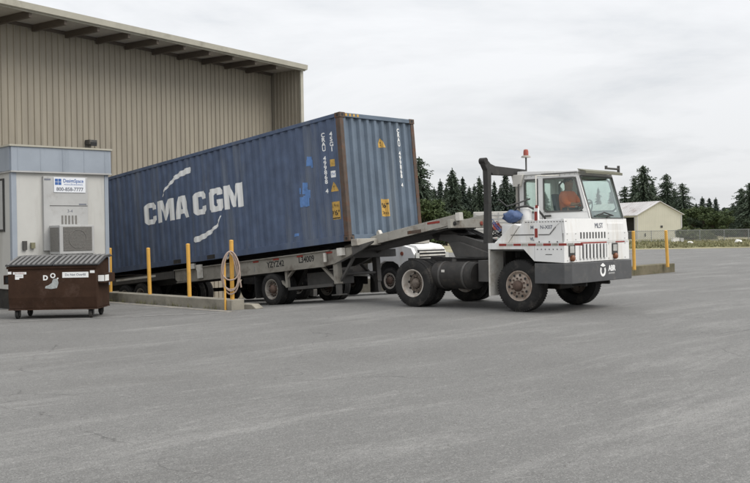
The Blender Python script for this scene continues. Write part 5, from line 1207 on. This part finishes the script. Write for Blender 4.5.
for i, (px, ty, Y, v, wd) in enumerate(left):
    lab = ORD[i]+' fir from the left of the firs seen between the container and the tractor cab'
    if i == 0: tree('fir_tree', FT_[v], px, ty, Y, wd, 'tall fir half hidden by the right edge of the container', 'fir tree')
    elif px == 452: tree('fir_tree', FT_[v], px, ty, Y, wd, 'tallest fir standing clear between the container and the gantry post', 'fir tree')
    elif px == 505: tree('fir_tree', FT_[v], px, ty, Y, wd, 'fir framed under the gantry arm next to the post', 'fir tree')
    elif px == 515.5: tree('fir_tree', FT_[v], px, ty, Y, wd, 'fir framed under the gantry arm next to the cab', 'fir tree')
    else: tree('fir_tree', FT_[v], px, ty, Y, wd, lab, 'fir tree', GL)
for n_, (px, ty, Y) in enumerate(((425,199,112),(433,206,116),(446,214,112),(464,211,125),(483,214,118),(502,212,122))):
    tree('leafy_tree', BT_[int(px) % 2], px, ty, Y, 1.0, ORD[n_]+' low leafy tree from the left under the firs left of the cab', 'tree', 'leafy trees under the firs left of the cab')
for n_, (px, ty) in enumerate(((545,192),(560,186),(578,190),(598,188),(611,190))):
    tree('fir_tree', FT_[int(px) % 5], px, ty, 190, 0.9, ORD[n_]+' fir from the left of the firs behind the tractor cab', 'fir tree', 'firs seen through the cab glass')
right = [(624.5,186,185,4,0.9,'rounded fir rising just right of the cab behind the barn roof'),(634,177,188,0,0.9,'fir on the left shoulder of the tallest tree behind the barn'),(643,165,182,2,0.95,'tallest fir standing directly behind the barn roof'),(652,180,190,0,0.8,'narrow fir in the gap between the two tall barn firs'),(666,173.5,184,2,0.85,'second tall fir behind the peak of the barn roof'),(674,188,190,4,0.8,'dark fir filling in beside the second tall barn fir'),(682,183,178,4,1.0,'ragged broad fir just past the right corner of the barn'),
  (690,204,186,0,0.8,'small fir beside the ragged fir at the barn corner'),(702,196.6,190,1,1.35,'left of the three small pointed firs near the skyline gap'),(709,198,192,3,1.7,'middle of the three small pointed firs near the skyline gap'),(715.6,197.4,198,1,1.15,'right of the three small pointed firs near the skyline gap'),
  (696,203,186,0,1.2,'short dark fir between the ragged fir and the three small pointed firs'),(724,207,186,4,0.9,'short dark fir just right of the three small pointed firs'),
  (733,203,172,0,1.2,'low fir at the left foot of the dark right edge firs'),(741,188,160,2,1.0,'broad dark fir at the right edge of the view'),(750,182,156,2,1.0,'tall fir cut by the right edge of the view')]
for px, ty, Y, v, wd, lab in right: tree('fir_tree', FT_[v], px, ty, Y, wd, lab, 'fir tree')
for i, (px, ty, Y) in enumerate(((676,214,170),(688,208,168),(695,215,160),(703,207,175),(712,213,158),(721,205.5,178),(727,216,150),(734,209,170),(745,214,150))):
    tree('leafy_tree', BT_[i % 3], px, ty, Y, (1.25, 0.9, 1.05, 1.4)[i % 4], ORD[i]+' leafy tree from the left in the low growth behind the fence', 'tree', 'leafy trees behind the right hand fence')
bs = broad(31, 2.2, 1.9, BUSH, 1.0, 0.0)
for px, ty, Y, wd, lab in ((686,228,128,1.0,'grey green bush at the foot of the barn corner'),(697,229.5,128,1.15,'pale grey green bush behind the fence right of the barn'),(708,231,130,1.0,'low grey green bush farther right behind the fence')):
    tree('bush', bs, px, ty, Y, wd, lab, 'bush')
# the far wood that closes the horizon
rg = random.Random(5); b = B()
for i in range(26000):
    x = rg.uniform(-140, 260); y = 235+rg.uniform(-6, 6)+0.05*abs(x); h = 5.5+2.6*noise.noise(Vector((x*0.06, 0, 3)))+1.8*noise.noise(Vector((x*0.3, 0, 8)))
    card(b, Vector((x, y, h*rg.random()**0.75)), rg.uniform(0.7, 1.6), rg)
o = build('far_wood', b, FIR2, None, recalc=False); o['kind'] = 'stuff'; o['label'] = 'dark distant wood closing the horizon behind the firs'
